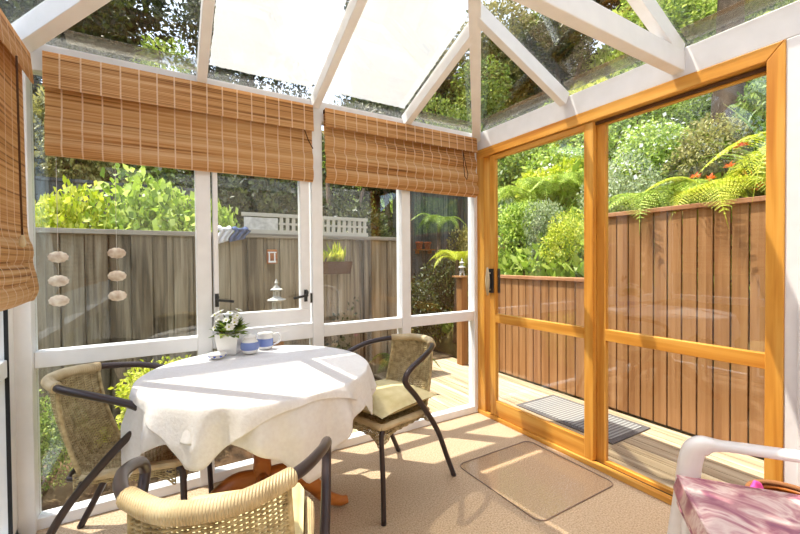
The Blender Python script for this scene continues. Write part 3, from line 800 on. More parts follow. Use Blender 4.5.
for i in range(26):
    a = rnd.uniform(0, 6.28); e = rnd.uniform(.35, 1.5); rr = rnd.uniform(.062, .098)
    d = Vector((math.cos(a) * math.cos(e), math.sin(a) * math.cos(e), math.sin(e)))
    o = link('blossom', blm, fp, world=False); o.location = d * rr + Vector((0, 0, .09)); o.rotation_euler = d.to_track_quat('Z', 'Y').to_euler()
    link('flower_centre', cem, o, world=False)

sg = thing('sugar_bowl', 'round blue and white lidded pot on the table in front of the jug', 'sugar bowl', (.378, 2.235, TT)); sg.scale = (1.15,) * 3
prof = [(.001, 0), (.024, 0), (.034, .008), (.042, .028), (.042, .045), (.034, .060), (.027, .066), (.027, .074), (.029, .078)]
MB().lathe(prof, (0, 0, 0), 28).build('bowl', M['porcelain'], sg, world=False)
MB().lathe([(.0352, .012), (.0425, .028), (.0425, .044), (.0375, .055)], (0, 0, 0), 28).build('glaze_band', M['porcelain_blue'], sg, world=False)
MB().lathe([(.030, .078), (.026, .084), (.010, .089), (.005, .092), (.006, .098), (.001, .100)], (0, 0, 0), 24).build('lid', M['porcelain'], sg, world=False)
jg = thing('milk_jug', 'blue and white jug with a loop handle behind the sugar pot', 'jug', (.475, 2.315, TT)); jg.scale = (1.15,) * 3
MB().lathe([(.001, 0), (.030, 0), (.036, .01), (.037, .055), (.034, .068), (.037, .078), (.034, .078), (.031, .068), (.033, .01), (.001, .006)], (0, 0, 0), 28).build('body', M['porcelain'], jg, world=False)
MB().lathe([(.0368, .014), (.0376, .03), (.0376, .052)], (0, 0, 0), 28).build('glaze_band', M['porcelain_blue'], jg, world=False)
MB().tube(catmull([(.033, -.010, .066), (.055, -.018, .074), (.070, -.022, .055), (.062, -.02, .030), (.036, -.012, .018)], 6), .0045, 8).build('handle', M['porcelain'], jg, world=False)
ds = thing('small_dish', 'small white dish painted with blue hearts at the table edge', 'dish', (.212, 2.215, TT)); ds.scale = (1.2,) * 3
MB().lathe([(.001, .0), (.022, 0), (.030, .006), (.040, .020), (.038, .021), (.028, .009), (.001, .004)], (0, 0, 0), 28).build('dish_body', M['porcelain'], ds, world=False)
m = MB()
for a in (-150, -110, -70, -30, 40, 100):
    a = R(a); nrm = Vector((math.cos(a), math.sin(a), -.6)).normalized(); c = Vector((math.cos(a) * .0365, math.sin(a) * .0365, .0125)) + nrm * .0006
    tx = Vector((-math.sin(a), math.cos(a), 0)); ty = nrm.cross(tx); ty = -ty if ty.z < 0 else ty
    pts = []
    for k_ in range(14):
        q = 2 * math.pi * k_ / 14; hx = math.sin(q) ** 3; hy = (13 * math.cos(q) - 5 * math.cos(2 * q) - 2 * math.cos(3 * q)) / 16
        pts.append(c + tx * hx * .0065 + ty * hy * .006)
    MB().slab(pts, nrm, .0006).build('heart_motif', M['cobalt'], ds, world=False)

# ------------------------------------------------------------------ capiz shell strings by the window
def garland(x, zs, label):
    t = thing('shell_mobile', label, 'hanging ornament', (x, YB + .012, zs[-1]))
    MB().tube([(x, YB + .012, 2.149), (x, YB + .012, zs[-1])], .0012, 5).build('string', M['string'], t)
    for z in zs:
        m = MB(); nn = 20
        def f(u, v):
            a = u * 2 * math.pi; r = v * .034 * (1 + .05 * math.sin(a * 11)); return Vector((x + r * 1.15 * math.cos(a), YB + .012 - .010 * (1 - v * v), z + r * .8 * math.sin(a)))
        def f2(u, v):
            p = f(u, v); return Vector((p.x, YB + .012 + .004 * (1 - v * v), p.z))
        m.grid(f, 32, 5); m.grid(f2, 32, 5); m.build('shell', M['shell'], t)
garland(-.449, (1.282, 1.168, 1.073), 'string of three pale shells hanging by the left window corner')
garland(-.221, (1.302, 1.186, 1.085), 'string of three pale shells nearer the middle of the left pane')

# ------------------------------------------------------------------ floor mat, doormat
def rrect(x0, x1, y0, y1, r):
    P = []
    for cx_, cy_, a0 in ((x1 - r, y1 - r, 0), (x0 + r, y1 - r, 90), (x0 + r, y0 + r, 180), (x1 - r, y0 + r, 270)):
        for k_ in range(7): a = R(a0 + 15 * k_); P.append((cx_ + r * math.cos(a), cy_ + r * math.sin(a)))
    return P
fm = thing('clear_floor_mat', 'clear plastic mat with rounded corners on the carpet inside the door', 'mat', (1.81, 1.55, .002))
pm = rrect(1.50, 2.125, 1.24, 1.86, .05)
MB().prism(pm, .0025, .0045).build('mat_sheet', M['vinyl'], fm)
MB().tube([(x, y, .0045) for x, y in pm], .0028, 6, closed=True).build('mat_edge', M['vinyl_edge'], fm)
dm = thing('doormat', 'grey ribbed doormat lying on the deck outside the sliding door', 'mat', (2.9, 2.0, -.05))
MB().box(2.70, 3.12, 1.62, 2.42, -.049, -.036).build('mat_pile', M['doormat'], dm)
m = MB()
for b4 in ((2.66, 2.70, 1.58, 2.46), (3.12, 3.16, 1.58, 2.46), (2.70, 3.12, 1.58, 1.62), (2.70, 3.12, 2.42, 2.46)): m.box(*b4, -.049, -.040)
m.build('mat_border', flat('mat_border_grey', lin(92, 88, 88), .9, .1), dm)

# ------------------------------------------------------------------ white resin armchair with marbled cushion
FX, FY = 1.60, .648     # front right post
fw_ = Vector((-.60, .80, 0)); rt = Vector((.80, .60, 0))
wc = thing('resin_armchair', 'white moulded armchair in the lower right corner holding a pink cushion', 'chair', (FX, FY, 0))
def W(f, r, z): return Vector((FX, FY, 0)) + fw_ * f + rt * r + Vector((0, 0, z))
def strip(m, pts, ws, hs, side):
    """tapering rounded bar along pts"""
    P = [Vector(p) for p in pts]; vs = []; fs = []; n = 12
    for i, p in enumerate(P):
        t_ = (P[min(i + 1, len(P) - 1)] - P[max(i - 1, 0)]).normalized(); s_ = Vector(side) - t_ * Vector(side).dot(t_); s_.normalize(); u_ = t_.cross(s_)
        for q in range(n):
            a = 2 * math.pi * q / n; ca, sa = math.cos(a), math.sin(a)
            f_ = (abs(ca) ** 4 + abs(sa) ** 4) ** -.25
            vs.append(p + s_ * ws[i] * ca * f_ + u_ * hs[i] * sa * f_)
    for i in range(len(P) - 1):
        for q in range(n): fs.append((i * n + q, i * n + (q + 1) % n, (i + 1) * n + (q + 1) % n, (i + 1) * n + q))
    fs += [tuple(range(n))[::-1], tuple((len(P) - 1) * n + q for q in range(n))]
    m.add(vs, fs, True)
for r_ in (0, -.56):
    m = MB()
    P = catmull([W(.09, r_, .0), W(.055, r_, .25), W(.03, r_, .42), W(.012, r_, .555), W(-.02, r_, .592), W(-.08, r_, .600), W(-.25, r_, .600), W(-.42, r_, .60), W(-.50, r_, .60)], 6)
    K = len(P); tt = np.linspace(0, 1, K)
    strip(m, P, list(np.interp(tt, [0, .45, .6, 1], [.026, .028, .028, .032])), list(np.interp(tt, [0, .3, .5, .62, 1], [.024, .034, .030, .014, .016])), rt)
    m.build('arm_and_front_leg', M['plastic_white'], wc)
    m = MB(); P = catmull([W(-.62, r_ * .96 - .01, 0), W(-.55, r_ * .96 - .01, .3), W(-.50, r_ * .96 - .01, .60)], 5); strip(m, P, [.026] * len(P), [.022] * len(P), rt); m.build('rear_leg', M['plastic_white'], wc)
m = MB()
m.slab([W(.02, -.03, .35), W(.02, -.53, .35), W(-.50, -.50, .34), W(-.50, -.06, .34)], (0, 0, 1), .03)
m.slab([W(.03, -.02, .24), W(.03, -.54, .24), W(.03, -.54, .38), W(.03, -.02, .38)], fw_, .02)
m.build('seat_shell', M['plastic_white'], wc, .008)
m = MB()
for k_ in range(7):
    r_ = -.50 + k_ * .073
    m.slab([W(-.50, r_, .36), W(-.50, r_ + .045, .36), W(-.64, r_ + .045, .88), W(-.64, r_, .88)], fw_, .018)
P = catmull([W(-.50, -.55, .58), W(-.57, -.53, .75), W(-.63, -.45, .89), W(-.65, -.28, .92), W(-.63, -.11, .89), W(-.57, -.03, .75), W(-.50, -.01, .58)], 5)
strip(m, P, [.02] * len(P), [.022] * len(P), fw_)
m.build('backrest', M['plastic_white'], wc)
# cushion
pc = thing('seat_pad', 'pink and purple marbled box cushion on the white armchair', 'cushion', W(-.24, -.28, .382))
m = MB()
cf, cb, cl, cr = .06, -.475, -.525, -.025
def CS(sg):
    def f(u, v):
        a, b_ = 2 * u - 1, 2 * v - 1
        rr = (cl + cr) / 2 + a * (cr - cl) / 2; ff = (cf + cb) / 2 + b_ * (cf - cb) / 2
        e = max(0, (1 - a ** 4) * (1 - b_ ** 4))
        zz = .382 + (.098 if sg > 0 else .0) + sg * (.018 if sg > 0 else 0) * e ** .6
        return W(ff, rr, zz)
    return f
m.grid(CS(1), 20, 20); m.grid(CS(-1), 2, 2)
ed = []
for k_ in range(20): ed.append((k_ / 20, 0))
for k_ in range(20): ed.append((1, k_ / 20))
for k_ in range(20): ed.append((1 - k_ / 20, 1))
for k_ in range(20): ed.append((0, 1 - k_ / 20))
top = [CS(1)(*e) for e in ed]; bot = [CS(-1)(*e) for e in ed]; cen = W((cf + cb) / 2, (cl + cr) / 2, .43)
midr = [((a + b_) / 2) + ((a + b_) / 2 - cen).normalized() * .016 for a, b_ in zip(top, bot)]
n_ = len(ed); m.add(top + midr + bot, [(i, (i + 1) % n_, n_ + (i + 1) % n_, n_ + i) for i in range(n_)] + [(n_ + i, n_ + (i + 1) % n_, 2 * n_ + (i + 1) % n_, 2 * n_ + i) for i in range(n_)], True)
m.build('pad_body', M['pink'], pc)
m = MB(); m.tube(top, .005, 8, closed=True); m.tube([p + Vector((0, 0, .002)) for p in bot], .005, 8, closed=True); m.build('piping', M['pink'], pc)

# basket behind the armchair
BX, BY = 2.0, .50
bk = thing('wicker_basket', 'brown wicker basket with rope rim standing between white armchair and door post', 'basket', (BX, BY, 0))
def bcirc(r, z, n=40): return [(BX + r * math.cos(2 * math.pi * i / n), BY + r * math.sin(2 * math.pi * i / n), z) for i in range(n)]
m = MB()
for j in range(21): m.tube(bcirc(.095 + .026 * j / 21 + .002 * (j % 2), .008 + j * .0158), .0085, 6, closed=True)
m.lathe([(.001, .004), (.095, .004), (.096, .010), (.001, .010)], (BX, BY, 0), 30)
m.build('basket_body', M['redwood'], bk)
m = MB(); m.tube(bcirc(.124, .340), .010, 10, closed=True); m.build('rope_rim', M['rope'], bk)
m = MB()
m.grid(lambda u, v: Vector((1.90 + .075 * u + .01 * math.sin(v * 9), .565 + .045 * v, .345 + .045 * math.sin(math.pi * u) * math.sin(math.pi * v) + .02 * math.sin(u * 12) * .4)), 12, 12)
o = tag(m.build('pink_cloth', flat('bright_pink_cloth', lin(236, 90, 170), .8, .1)), 'bright pink cloth poking out of the wicker basket', 'cloth'); sd = o.modifiers.new('s', 'SOLIDIFY'); sd.thickness = .004
#OUTDOORS
# ------------------------------------------------------------------ ground, deck, fences
def sm(x, a, b):
    t = min(1, max(0, (x - a) / (b - a))); return t * t * (3 - 2 * t)
def ground(x, y):
    ret = .80 * (1 - sm(y, 3.7, 4.9))
    x0 = 3.42 + max(0, y - 4.0) * .65
    h = -.14
    if x > 3.40:
        h = -.14 + (ret + .14) * sm(x, 3.40, 3.48) + max(0, x - x0) * (.74 + .03 * min(8, max(0, x - x0)))
    b = max(0, y - 6.6) * .62
    l = max(0, -3.0 - x) * .5
    return max(h, -.14 + b, -.14 + l, -.14 + (h + .14) + b * .6) + .10 * math.sin(x * 1.7 + y) * math.sin(y * 1.3) * sm(max(x - 3.6, y - 5), 0, 1.5)
m = MB()
xs = np.concatenate([np.linspace(-12, 3.3, 44), np.linspace(3.38, 3.5, 5), np.linspace(3.7, 18, 60)])
ys = np.linspace(-6, 20, 90); nx = len(xs)
m.add([(x, y, ground(x, y)) for y in ys for x in xs], [(j * nx + i, j * nx + i + 1, (j + 1) * nx + i + 1, (j + 1) * nx + i) for j in range(len(ys) - 1) for i in range(nx - 1)], True)
struct(m.build('ground', M['hill']))
# deck
m = MB(); x = .98; 
while x < 3.27:
    y1 = 4.15 if x > 2.0 else 3.62
    y0 = YB + .09 if x < XR + .14 else -3.0
    m.box(x, min(x + .089, 3.275), y0, y1, -.075, -.05); x += .095
struct(m.build('deck_floor', M['deck'], bevel=.002))
m = MB(); m.box(-3, .96, YB + .12, 3.98, -.13, -.115); m.box(.96, 1.98, 3.63, 3.98, -.13, -.06); m.box(2.0, 3.3, 4.16, 5.5, -.13, -.03)
struct(m.build('garden_bed', M['soil']))

def fence(label, name, boards, mat, cap, posts, loc, capmat=None, extra=None, group=None):
    t = thing(name, label, 'fence', loc, 0, group)
    m = MB()
    for b in boards: m.box(*b)
    m.build('board_panel', mat, t, .003)
    if cap:
        m = MB(); 
        for c in cap: m.box(*c)
        m.build('cap_rail', capmat or mat, t, .004)
    for p in posts: MB().box(*p).build('post', mat, t, .004)
    return t
# grey fence behind the back wall
bs = [(-6.0, 2.35, 4.049, 4.052, -.12, 1.49)]; x = -6.0; rnd = random.Random(2); i = 0
while x < 2.35:
    w = .155; yy = 4.02 if i % 2 else 4.038
    bs.append((x + .004, x + w - .004, yy - .009, yy + .009, -.12, 1.50)); x += w; i += 1
fence('tall weathered grey paling fence behind the glass, with a trellis on top', 'paling_fence', bs, M['fence_grey'],
      [(-6.0, 2.35, 3.985, 4.05, 1.49, 1.53), ], [(xx, xx + .09, 4.05, 4.14, -.12, 1.52) for xx in (-5, -3.2, -1.4, .4, 2.26)], (-1.8, 4.03, -.12),
      wood_mat('grey_cap', [lin(110, 102, 90), lin(168, 158, 142)], 'X', .8))
def brown(y0, y1, z1, label):
    bs = []; y = y0
    while y < y1 - .02:
        e = min(y + .0885, y1); bs.append((3.30, 3.322, y, e, -.04, z1)); y += .0985
    n_ = fence(label, 'timber_fence', bs, M['fence_brown'], [(3.28, 3.36, y0 - .005, y1 + .005, z1, z1 + .035)], [(3.325, 3.41, yy, yy + .085, -.14, z1 - .01) for yy in np.arange(y0 + .05, y1, 1.5)],
          (3.31, (y0 + y1) / 2, -.05), wood_mat('brown_cap', [lin(150, 98, 60), lin(196, 144, 104)], 'Y', .6))
    MB().box(3.325, 3.36, y0, y1, .25, .33).build('back_rail', M['fence_brown'], n_); MB().box(3.325, 3.36, y0, y1, z1 - .2, z1 - .12).build('back_rail', M['fence_brown'], n_)
brown(2.13, 3.68, 1.045, 'low brown stained board fence seen through the sliding door leaf')
brown(-2.6, 2.12, 1.615, 'tall brown stained board fence with fern shadows, right of the door post')
# white trellis on the fence
tr = thing('white_trellis', 'white slatted trellis panel standing on top of the grey fence', 'trellis', (1.3, 4.02, 1.53))
M['trel'] = flat('aged_white_paint', lin(190, 184, 168), .7, .2)
MB().box(.62, 1.96, 4.0, 4.03, 1.70, 1.735).build('top_rail', M['trel'], tr); MB().box(.62, 1.96, 4.0, 4.03, 1.531, 1.57).build('bottom_rail', M['trel'], tr)
MB().box(.97, 1.96, 4.008, 4.024, 1.625, 1.645).build('middle_rail', M['trel'], tr)
x = .98
while x < 1.95: MB().box(x, x + .032, 4.006, 4.026, 1.57, 1.70).build('slat', M['trel'], tr); x += .062
MB().box(.64, .96, 4.008, 4.02, 1.57, 1.69).build('solid_panel', M['stone'], tr)
# draped cloth
def drape(x0, x1, z1, z0, mat, label, name='draped_cloth'):
    m = MB()
    def f(u, v):
        x = x0 + (x1 - x0) * u + .03 * math.sin(v * 5) * (v > .4)
        if v < .3: return Vector((x, 4.07 - .09 * v / .3, z1 + .015 * math.sin(u * 9)))
        return Vector((x, 3.975 - .015 * math.sin(u * 14) - .01, z1 - (v - .3) / .7 * (z1 - z0) * (1 - .25 * u)))
    m.grid(f, 20, 16); o = tag(m.build(name, mat), label, 'cloth'); sd = o.modifiers.new('s', 'SOLIDIFY'); sd.thickness = .006
drape(.40, .52, 1.575, 1.41, M['cloth'], 'white cloth hanging over the grey fence top')
drape(.53, .67, 1.572, 1.44, flat('slate_blue_cloth', lin(84, 98, 132), .9, .1), 'slate blue cloth hanging over the grey fence beside the white one')
# wall plaque on the fence
pq = thing('fence_plaque', 'small red-brown wooden plaque with a white arch ornament, fixed to the grey fence', 'plaque', (.90, 4.0, 1.3))
MB().box(.845, .945, 3.985, 4.010, 1.235, 1.375).build('board', M['redwood'], pq, .003)
m = MB(); m.box(.860, .872, 3.976, 3.986, 1.26, 1.345); m.box(.912, .924, 3.976, 3.986, 1.26, 1.345); m.box(.852, .934, 3.976, 3.986, 1.34, 1.352); m.box(.856, .93, 3.972, 3.986, 1.245, 1.262)
m.build('arch_ornament', M['white'], pq)

# ------------------------------------------------------------------ planting
def leaf_cloud(seed, n, lobes, size, aspect=.55, up=.3, shell=.75):
    """n folded leaves on the surface of ellipsoid lobes: list of (centre, radii)"""
    rg = np.random.default_rng(seed)
    L_ = np.array([[*c, *r] for c, r in lobes], float); wt = (L_[:, 3] * L_[:, 4] + L_[:, 4] * L_[:, 5]) ; wt /= wt.sum()
    li = rg.choice(len(L_), n, p=wt); d = rg.normal(size=(n, 3)); d /= np.linalg.norm(d, axis=1)[:, None]
    rad = shell + (1.06 - shell) * rg.random(n) ** .6
    clump = 1 + .16 * np.sin(d[:, 0] * 9 + li) * np.sin(d[:, 1] * 8 + 2 * li) * np.sin(d[:, 2] * 9)
    c = L_[li, :3] + d * L_[li, 3:] * (rad * clump)[:, None]
    a = d * .7 + rg.normal(size=(n, 3)) * .6; a[:, 2] -= .15; a /= np.linalg.norm(a, axis=1)[:, None]
    nn = d + rg.normal(size=(n, 3)) * .45 + np.array([0, 0, up]); s_ = np.cross(a, nn); s_ /= np.linalg.norm(s_, axis=1)[:, None] + 1e-9; n2 = np.cross(s_, a)
    sz = size * (.6 + .8 * rg.random(n))[:, None]
    v = np.empty((n, 4, 3)); v[:, 0] = c; v[:, 1] = c + a * sz * .5 + s_ * sz * aspect * .5 + n2 * sz * .12
    v[:, 2] = c + a * sz; v[:, 3] = c + a * sz * .5 - s_ * sz * aspect * .5 + n2 * sz * .12
    return v.reshape(-1, 3)
def fast_mesh(name, v, mat, kind='leaf'):
    n = len(v) // 4; me = bpy.data.meshes.new(name)
    me.vertices.add(len(v)); me.vertices.foreach_set('co', v.astype(np.float32).ravel())
    b = np.arange(n) * 4; idx = np.stack([b, b + 1, b + 2, b, b + 2, b + 3], 1).ravel()
    me.loops.add(len(idx)); me.loops.foreach_set('vertex_index', idx.astype(np.int32))
    me.polygons.add(2 * n); me.polygons.foreach_set('loop_start', (np.arange(2 * n) * 3).astype(np.int32))
    me.update(calc_edges=True); me.validate(); me.materials.append(mat); return me
def rand_lobes(seed, k_, spread=.55, r=(.35, .6), flatz=.8):
    g_ = random.Random(seed); out = []
    for i in range(k_):
        a = 6.283 * i / k_ + g_.uniform(-.4, .4); q = spread * g_.uniform(.3, 1) if i else 0; rr = g_.uniform(*r)
        out.append(((q * math.cos(a), q * math.sin(a), g_.uniform(.35, 1.0)), (rr, rr, rr * flatz)))
    return out
FOL = {}
for i, (k_, n_, sz) in enumerate(((7, 5200, .085), (9, 6500, .07), (6, 4200, .11), (8, 8000, .055))):
    FOL[i] = fast_mesh('shrub_foliage_%s' % 'abcd'[i], leaf_cloud(10 + i, n_, rand_lobes(20 + i, k_), sz), LEAF['mid'])
FOL[4] = fast_mesh('shrub_foliage_e', leaf_cloud(31, 9000, rand_lobes(44, 9), .06, .95), LEAF['mid'])
def tree_lobes(seed):
    g_ = random.Random(seed); out = []
    for i in range(15):
        a = g_.uniform(0, 6.28); q = g_.uniform(.1, .75); rr = g_.uniform(.28, .42); z = g_.uniform(.7, 2.3)
        q *= 1 - abs(z - 1.5) * .35; out.append(((q * math.cos(a), q * math.sin(a), z), (rr, rr, rr * .8)))
    return out
for i in range(3):
    FOL[10 + i] = fast_mesh('tree_foliage_%s' % 'abc'[i], leaf_cloud(50 + i, 15000, tree_lobes(60 + i), .055, shell=.6), LEAF['dark'])
def branch_mesh(seed, h, n, r):
    g_ = random.Random(seed); m = MB()
    for i in range(n):
        a = 6.283 * i / n + g_.uniform(-.5, .5); q = g_.uniform(.15, .45); hh = h * g_.uniform(.6, 1)
        m.tube([(0, 0, -.1), (q * .2 * math.cos(a), q * .2 * math.sin(a), hh * .4), (q * math.cos(a), q * math.sin(a), hh)], [r, r * .7, r * .3], 6)
    return m.mesh('branches_mesh', LEAF['bark'])
BR = branch_mesh(1, .9, 6, .025); TRK = branch_mesh(2, 2.0, 5, .07)
def flowers_mesh(seed, n, lobes, sz):
    v = leaf_cloud(seed, n, lobes, sz, 1.0, 1.2, .98); return v
FLW = {c: fast_mesh('flower_mesh_' + c, leaf_cloud(90 + j, 260, rand_lobes(20 + j % 4, 7), .07, .95, 1.4, .99), LEAF[c]) for j, c in enumerate(('whitef', 'orangef', 'redf'))}
def inst(name, me, parent, mat=None):
    o = bpy.data.objects.new(name, me); col.objects.link(o); o.parent = parent
    if mat: o.material_slots[0].link = 'OBJECT'; o.material_slots[0].material = mat
    return o
def shrub(x, y, s, hz, proto, mat, label, flower=None, cat='shrub', rz=None, z=None, name='garden_shrub', group=None):
    g_ = random.Random(int(x * 100 + y * 977)); zz = ground(x, y) - .1 * s if z is None else z
    t = thing(name, label, cat, (x, y, zz), g_.uniform(0, 6.28) if rz is None else rz, group); t.scale = (s, s, hz)
    inst('foliage', FOL[proto], t, LEAF[mat]); inst('branches' if proto < 10 else 'trunk', BR if proto < 10 else TRK, t)
    if flower: inst('flowers', FLW[flower], t)['kind'] = 'stuff'
    return t
# fern prototype
def frond_mesh(seed=1, L_=1.0, drop=.55):
    vs = []; m = MB(); g_ = random.Random(seed); P = []
    for i in range(15):
        q = i / 14; P.append(Vector((L_ * (q * .95 - .1 * q * q), 0, .34 * math.sin(q * 2.2) * L_ - drop * q ** 2.4 * L_)))
    m.tube(P, [.007 * (1 - .8 * i / 14) for i in range(15)], 5)
    K = 34
    for i in range(2, K):
        q = i / K; f = q * 14; a = int(f); p = P[a].lerp(P[min(a + 1, 14)], f - a); tg = (P[min(a + 1, 14)] - P[a]).normalized()
        pl = .34 * L_ * math.sin(math.pi * min(1, q * 1.05 + .04)) ** .8 * (1 - .3 * q)
        for sd in (-1, 1):
            dr = (Vector((0, sd, 0)) * .92 + tg * .42 + Vector((0, 0, -.12))).normalized(); nn = tg.cross(Vector((0, sd, 0))) * sd
            for k_ in range(9):
                w = pl * .16 * (1 - k_ / 10); c = p + dr * pl * k_ / 9 + Vector((0, 0, -.10 * pl * (k_ / 9) ** 2))
                for s2 in (-1, 1):
                    d2 = (tg * s2 + dr * .5).normalized(); leafquad(m, c, d2, Vector((0, 0, 1)), w + .008, w * .5 + .005, .1)
                    
    return m.mesh('fern_frond_mesh', LEAF['lush'])
FR = frond_mesh()
def fern(x, y, s, n, label, mat='yellow', trunk=0.0, z=None, tilt=0.0, rz0=0.0, name='fern'):
    zz = ground(x, y) if z is None else z
    t = thing(name, label, 'fern', (x, y, zz)); g_ = random.Random(int(x * 91 + y * 17))
    m = MB(); h = max(trunk, .12); m.tube([(0, 0, -.15), (0, 0, h * .5), (0, 0, h)], [.07, .045, .028] if trunk else [.05, .05, .04], 10)
    m.build('trunk', LEAF['bark'], t, world=False)
    for i in range(n):
        f = inst('frond', FR, t, LEAF[mat]); f.location = (0, 0, h - .03)
        sc = s * g_.uniform(.8, 1.1); f.scale = (sc, sc, sc); f.rotation_euler = (g_.uniform(-.2, .2), g_.uniform(-.35, .1) + tilt, rz0 + 6.283 * i / n + g_.uniform(-.15, .15))
    return t
def strap(x, y, s, n, label, mat='mid', lean=.9, name='flax_plant', z=None, flower=None, flat_=0):
    zz = ground(x, y) if z is None else z; g_ = random.Random(int(x * 31 + y * 7)); m = MB()
    for i in range(n):
        a = g_.uniform(0, 6.28); L_ = s * g_.uniform(.6, 1); b_ = g_.uniform(.15, lean); w = .022 * s + .008
        pts = []; p = Vector((0, 0, 0)); th = math.pi / 2 - b_ * .4
        for k_ in range(8):
            pts.append(p.copy()); p = p + Vector((math.cos(th) * math.cos(a), math.cos(th) * math.sin(a), math.sin(th))) * L_ / 7; th -= b_ * .32
        sd = Vector((-math.sin(a), math.cos(a), 0)); vs = []
        for k_, q in enumerate(pts): ww = w * (1 - (k_ / 7) ** 2) + .001; vs += [q - sd * ww, q + sd * ww]
        m.add(vs, [(2 * k_, 2 * k_ + 1, 2 * k_ + 3, 2 * k_ + 2) for k_ in range(7)], True)
    t = thing(name, label, 'plant', (x, y, zz)); m.build('leaves', LEAF[mat], t, world=False)
    if flower:
        ms = MB(); m = MB()
        for k_ in range(10):
            d = Vector((g_.uniform(-1, 1), g_.uniform(-1, 1), g_.uniform(-.2, 1))); leafquad(m, d * .01, d, (0, 0, 1), .05, .03)
        fm_ = m.mesh('flower_head_mesh', LEAF[flower])
        for i in range(14):
            a = g_.uniform(0, 6.28); q = g_.uniform(.15, .6) * s; h = g_.uniform(.62, .9) * s
            c = Vector((q * math.cos(a), q * math.sin(a), h)); ms.tube([(0, 0, 0), (q * .3 * math.cos(a), q * .3 * math.sin(a), h * .6), c], .004, 4)
            o = link('flower_head', fm_, t, world=False); o.location = c; o.rotation_euler = (0, 0, a)
        ms.build('stems', LEAF['mid'], t, world=False)
    return t
# ground cover over the bank (uncountable low growth)
rg = np.random.default_rng(4); n = 90000
gx = 3.5 + 13 * rg.random(n) ** 1.3; gy = -3 + 19 * rg.random(n)
h = np.array([ground(a, b) for a, b in zip(gx, gy)])
c = np.stack([gx, gy, h + .02 + .22 * rg.random(n) * (1 + np.sin(gx * 2.1) * np.sin(gy * 2.7))], 1)
a = rg.normal(size=(n, 3)); a[:, 2] = np.abs(a[:, 2]) + .4; a /= np.linalg.norm(a, axis=1)[:, None]
s_ = np.cross(a, rg.normal(size=(n, 3))); s_ /= np.linalg.norm(s_, axis=1)[:, None]; sz = (.07 + .09 * rg.random(n) + .006 * gx)[:, None]
v = np.stack([c, c + a * sz * .5 + s_ * sz * .25, c + a * sz, c + a * sz * .5 - s_ * sz * .25], 1).reshape(-1, 3)
o = link('ground_cover', fast_mesh('ground_cover_mesh', v, LEAF['lush'])); tag(o, 'low leafy green growth covering the steep garden bank', 'ground cover', kind='stuff')

# --- plants directly behind the low fence (through the sliding leaf)
shrub(3.95, 3.55, .50, .62, 0, 'lush', 'bright green shrub rising behind the low brown fence, nearest its left end')
shrub(3.85, 2.75, .42, .50, 3, 'yellow', 'small yellow-green shrub just behind the low brown fence, right of the blue-green one')
shrub(3.90, 3.15, .30, .62, 1, 'silver', 'blue-green spiky shrub just above the middle of the low fence')
fern(4.75, 3.95, 1.05, 11, 'large bright fern with drooping fronds above the low brown fence', 'lush', .35)
fern(4.7, 3.15, .85, 10, 'arching fern at the right edge of the sliding door pane', 'lush', .30)
shrub(5.5, 4.35, .75, .85, 2, 'yellow', 'yellow-green bush behind the large fern on the bank', 'whitef')
shrub(5.4, 5.4, .55, .70, 1, 'russet', 'orange-brown leaved bush high in the sliding door pane')
strap(5.0, 4.7, .95, 46, 'grassy flax clump with long arching leaves near the russet bush', 'olive')
shrub(6.6, 4.9, .9, 1.0, 0, 'lush', 'rounded bright bush with white flowers right of the russet bush', 'whitef')
shrub(6.4, 6.4, .9, 1.25, 1, 'silver', 'grey-green tall bush behind the russet bush')
# --- behind the tall fence (through the fixed pane)
fern(3.85, 1.80, .80, 9, 'golden fern frond cluster leaning over the tall fence top', 'lush', .54, rz0=.4, tilt=-.1)
fern(3.72, 1.36, .72, 9, 'small yellow-green fern leaning over the fence and shading its boards', 'yellow', .68)
fern(4.0, .80, 1.0, 11, 'big golden fern at the right edge of the fixed door pane', 'yellow', .66)
shrub(4.2, 2.35, .50, .72, 3, 'silver', 'grey-green shrub with white daisies at the left of the fixed pane', 'whitef')
shrub(5.0, 2.45, .62, .66, 1, 'lush', 'leafy green bush with white daisies above the grey-green shrub', 'whitef')
shrub(4.9, 1.85, .52, .62, 1, 'olive', 'brownish olive bush in the middle of the fixed door pane')
strap(4.12, 1.18, .85, 50, 'strappy plant with orange flowers just behind the tall fence', 'mid', .8, 'montbretia', flower='orangef')
strap(4.0, .95, .78, 46, 'orange flowering clump near the right door post', 'mid', .8, 'montbretia', flower='orangef')
strap(4.7, 1.25, 1.0, 60, 'dark green flax clump below the leaning trunk', 'mid', 1.0)
shrub(5.2, 1.3, .55, .7, 0, 'mid', 'dark green bush beside the flax under the leaning trunk')
shrub(6.0, 3.2, .85, .85, 1, 'lush', 'light green spreading bush high in the fixed pane, left side')
shrub(6.0, 2.3, .6, .6, 3, 'lush', 'low light green bush with daisies under the door head', 'whitef')
strap(5.6, 1.05, 1.4, 120, 'pale drooping grass tussock right of the leaning trunk', 'silver', 1.7, 'grass_tussock', flower='redf')
# leaning dark trunk with crown
pt = thing('tree_fern', 'tree fern with a thick dark trunk rising beyond the tall fence', 'tree fern', (5.55, 1.95, ground(5.55, 1.95)))
MB().tube([(0, 0, -.2), (.02, 0, .5), (.05, 0, 1.3), (.1, 0, 2.3)], [.20, .16, .13, .11], 14).build('trunk', LEAF['bark'], pt, world=False)
for i in range(11):
    f = inst('frond', FR, pt, LEAF['mid']); f.location = (.1, 0, 2.28); f.scale = (1.5, 1.5, 1.5); f.rotation_euler = (0, -.25, i * .571)
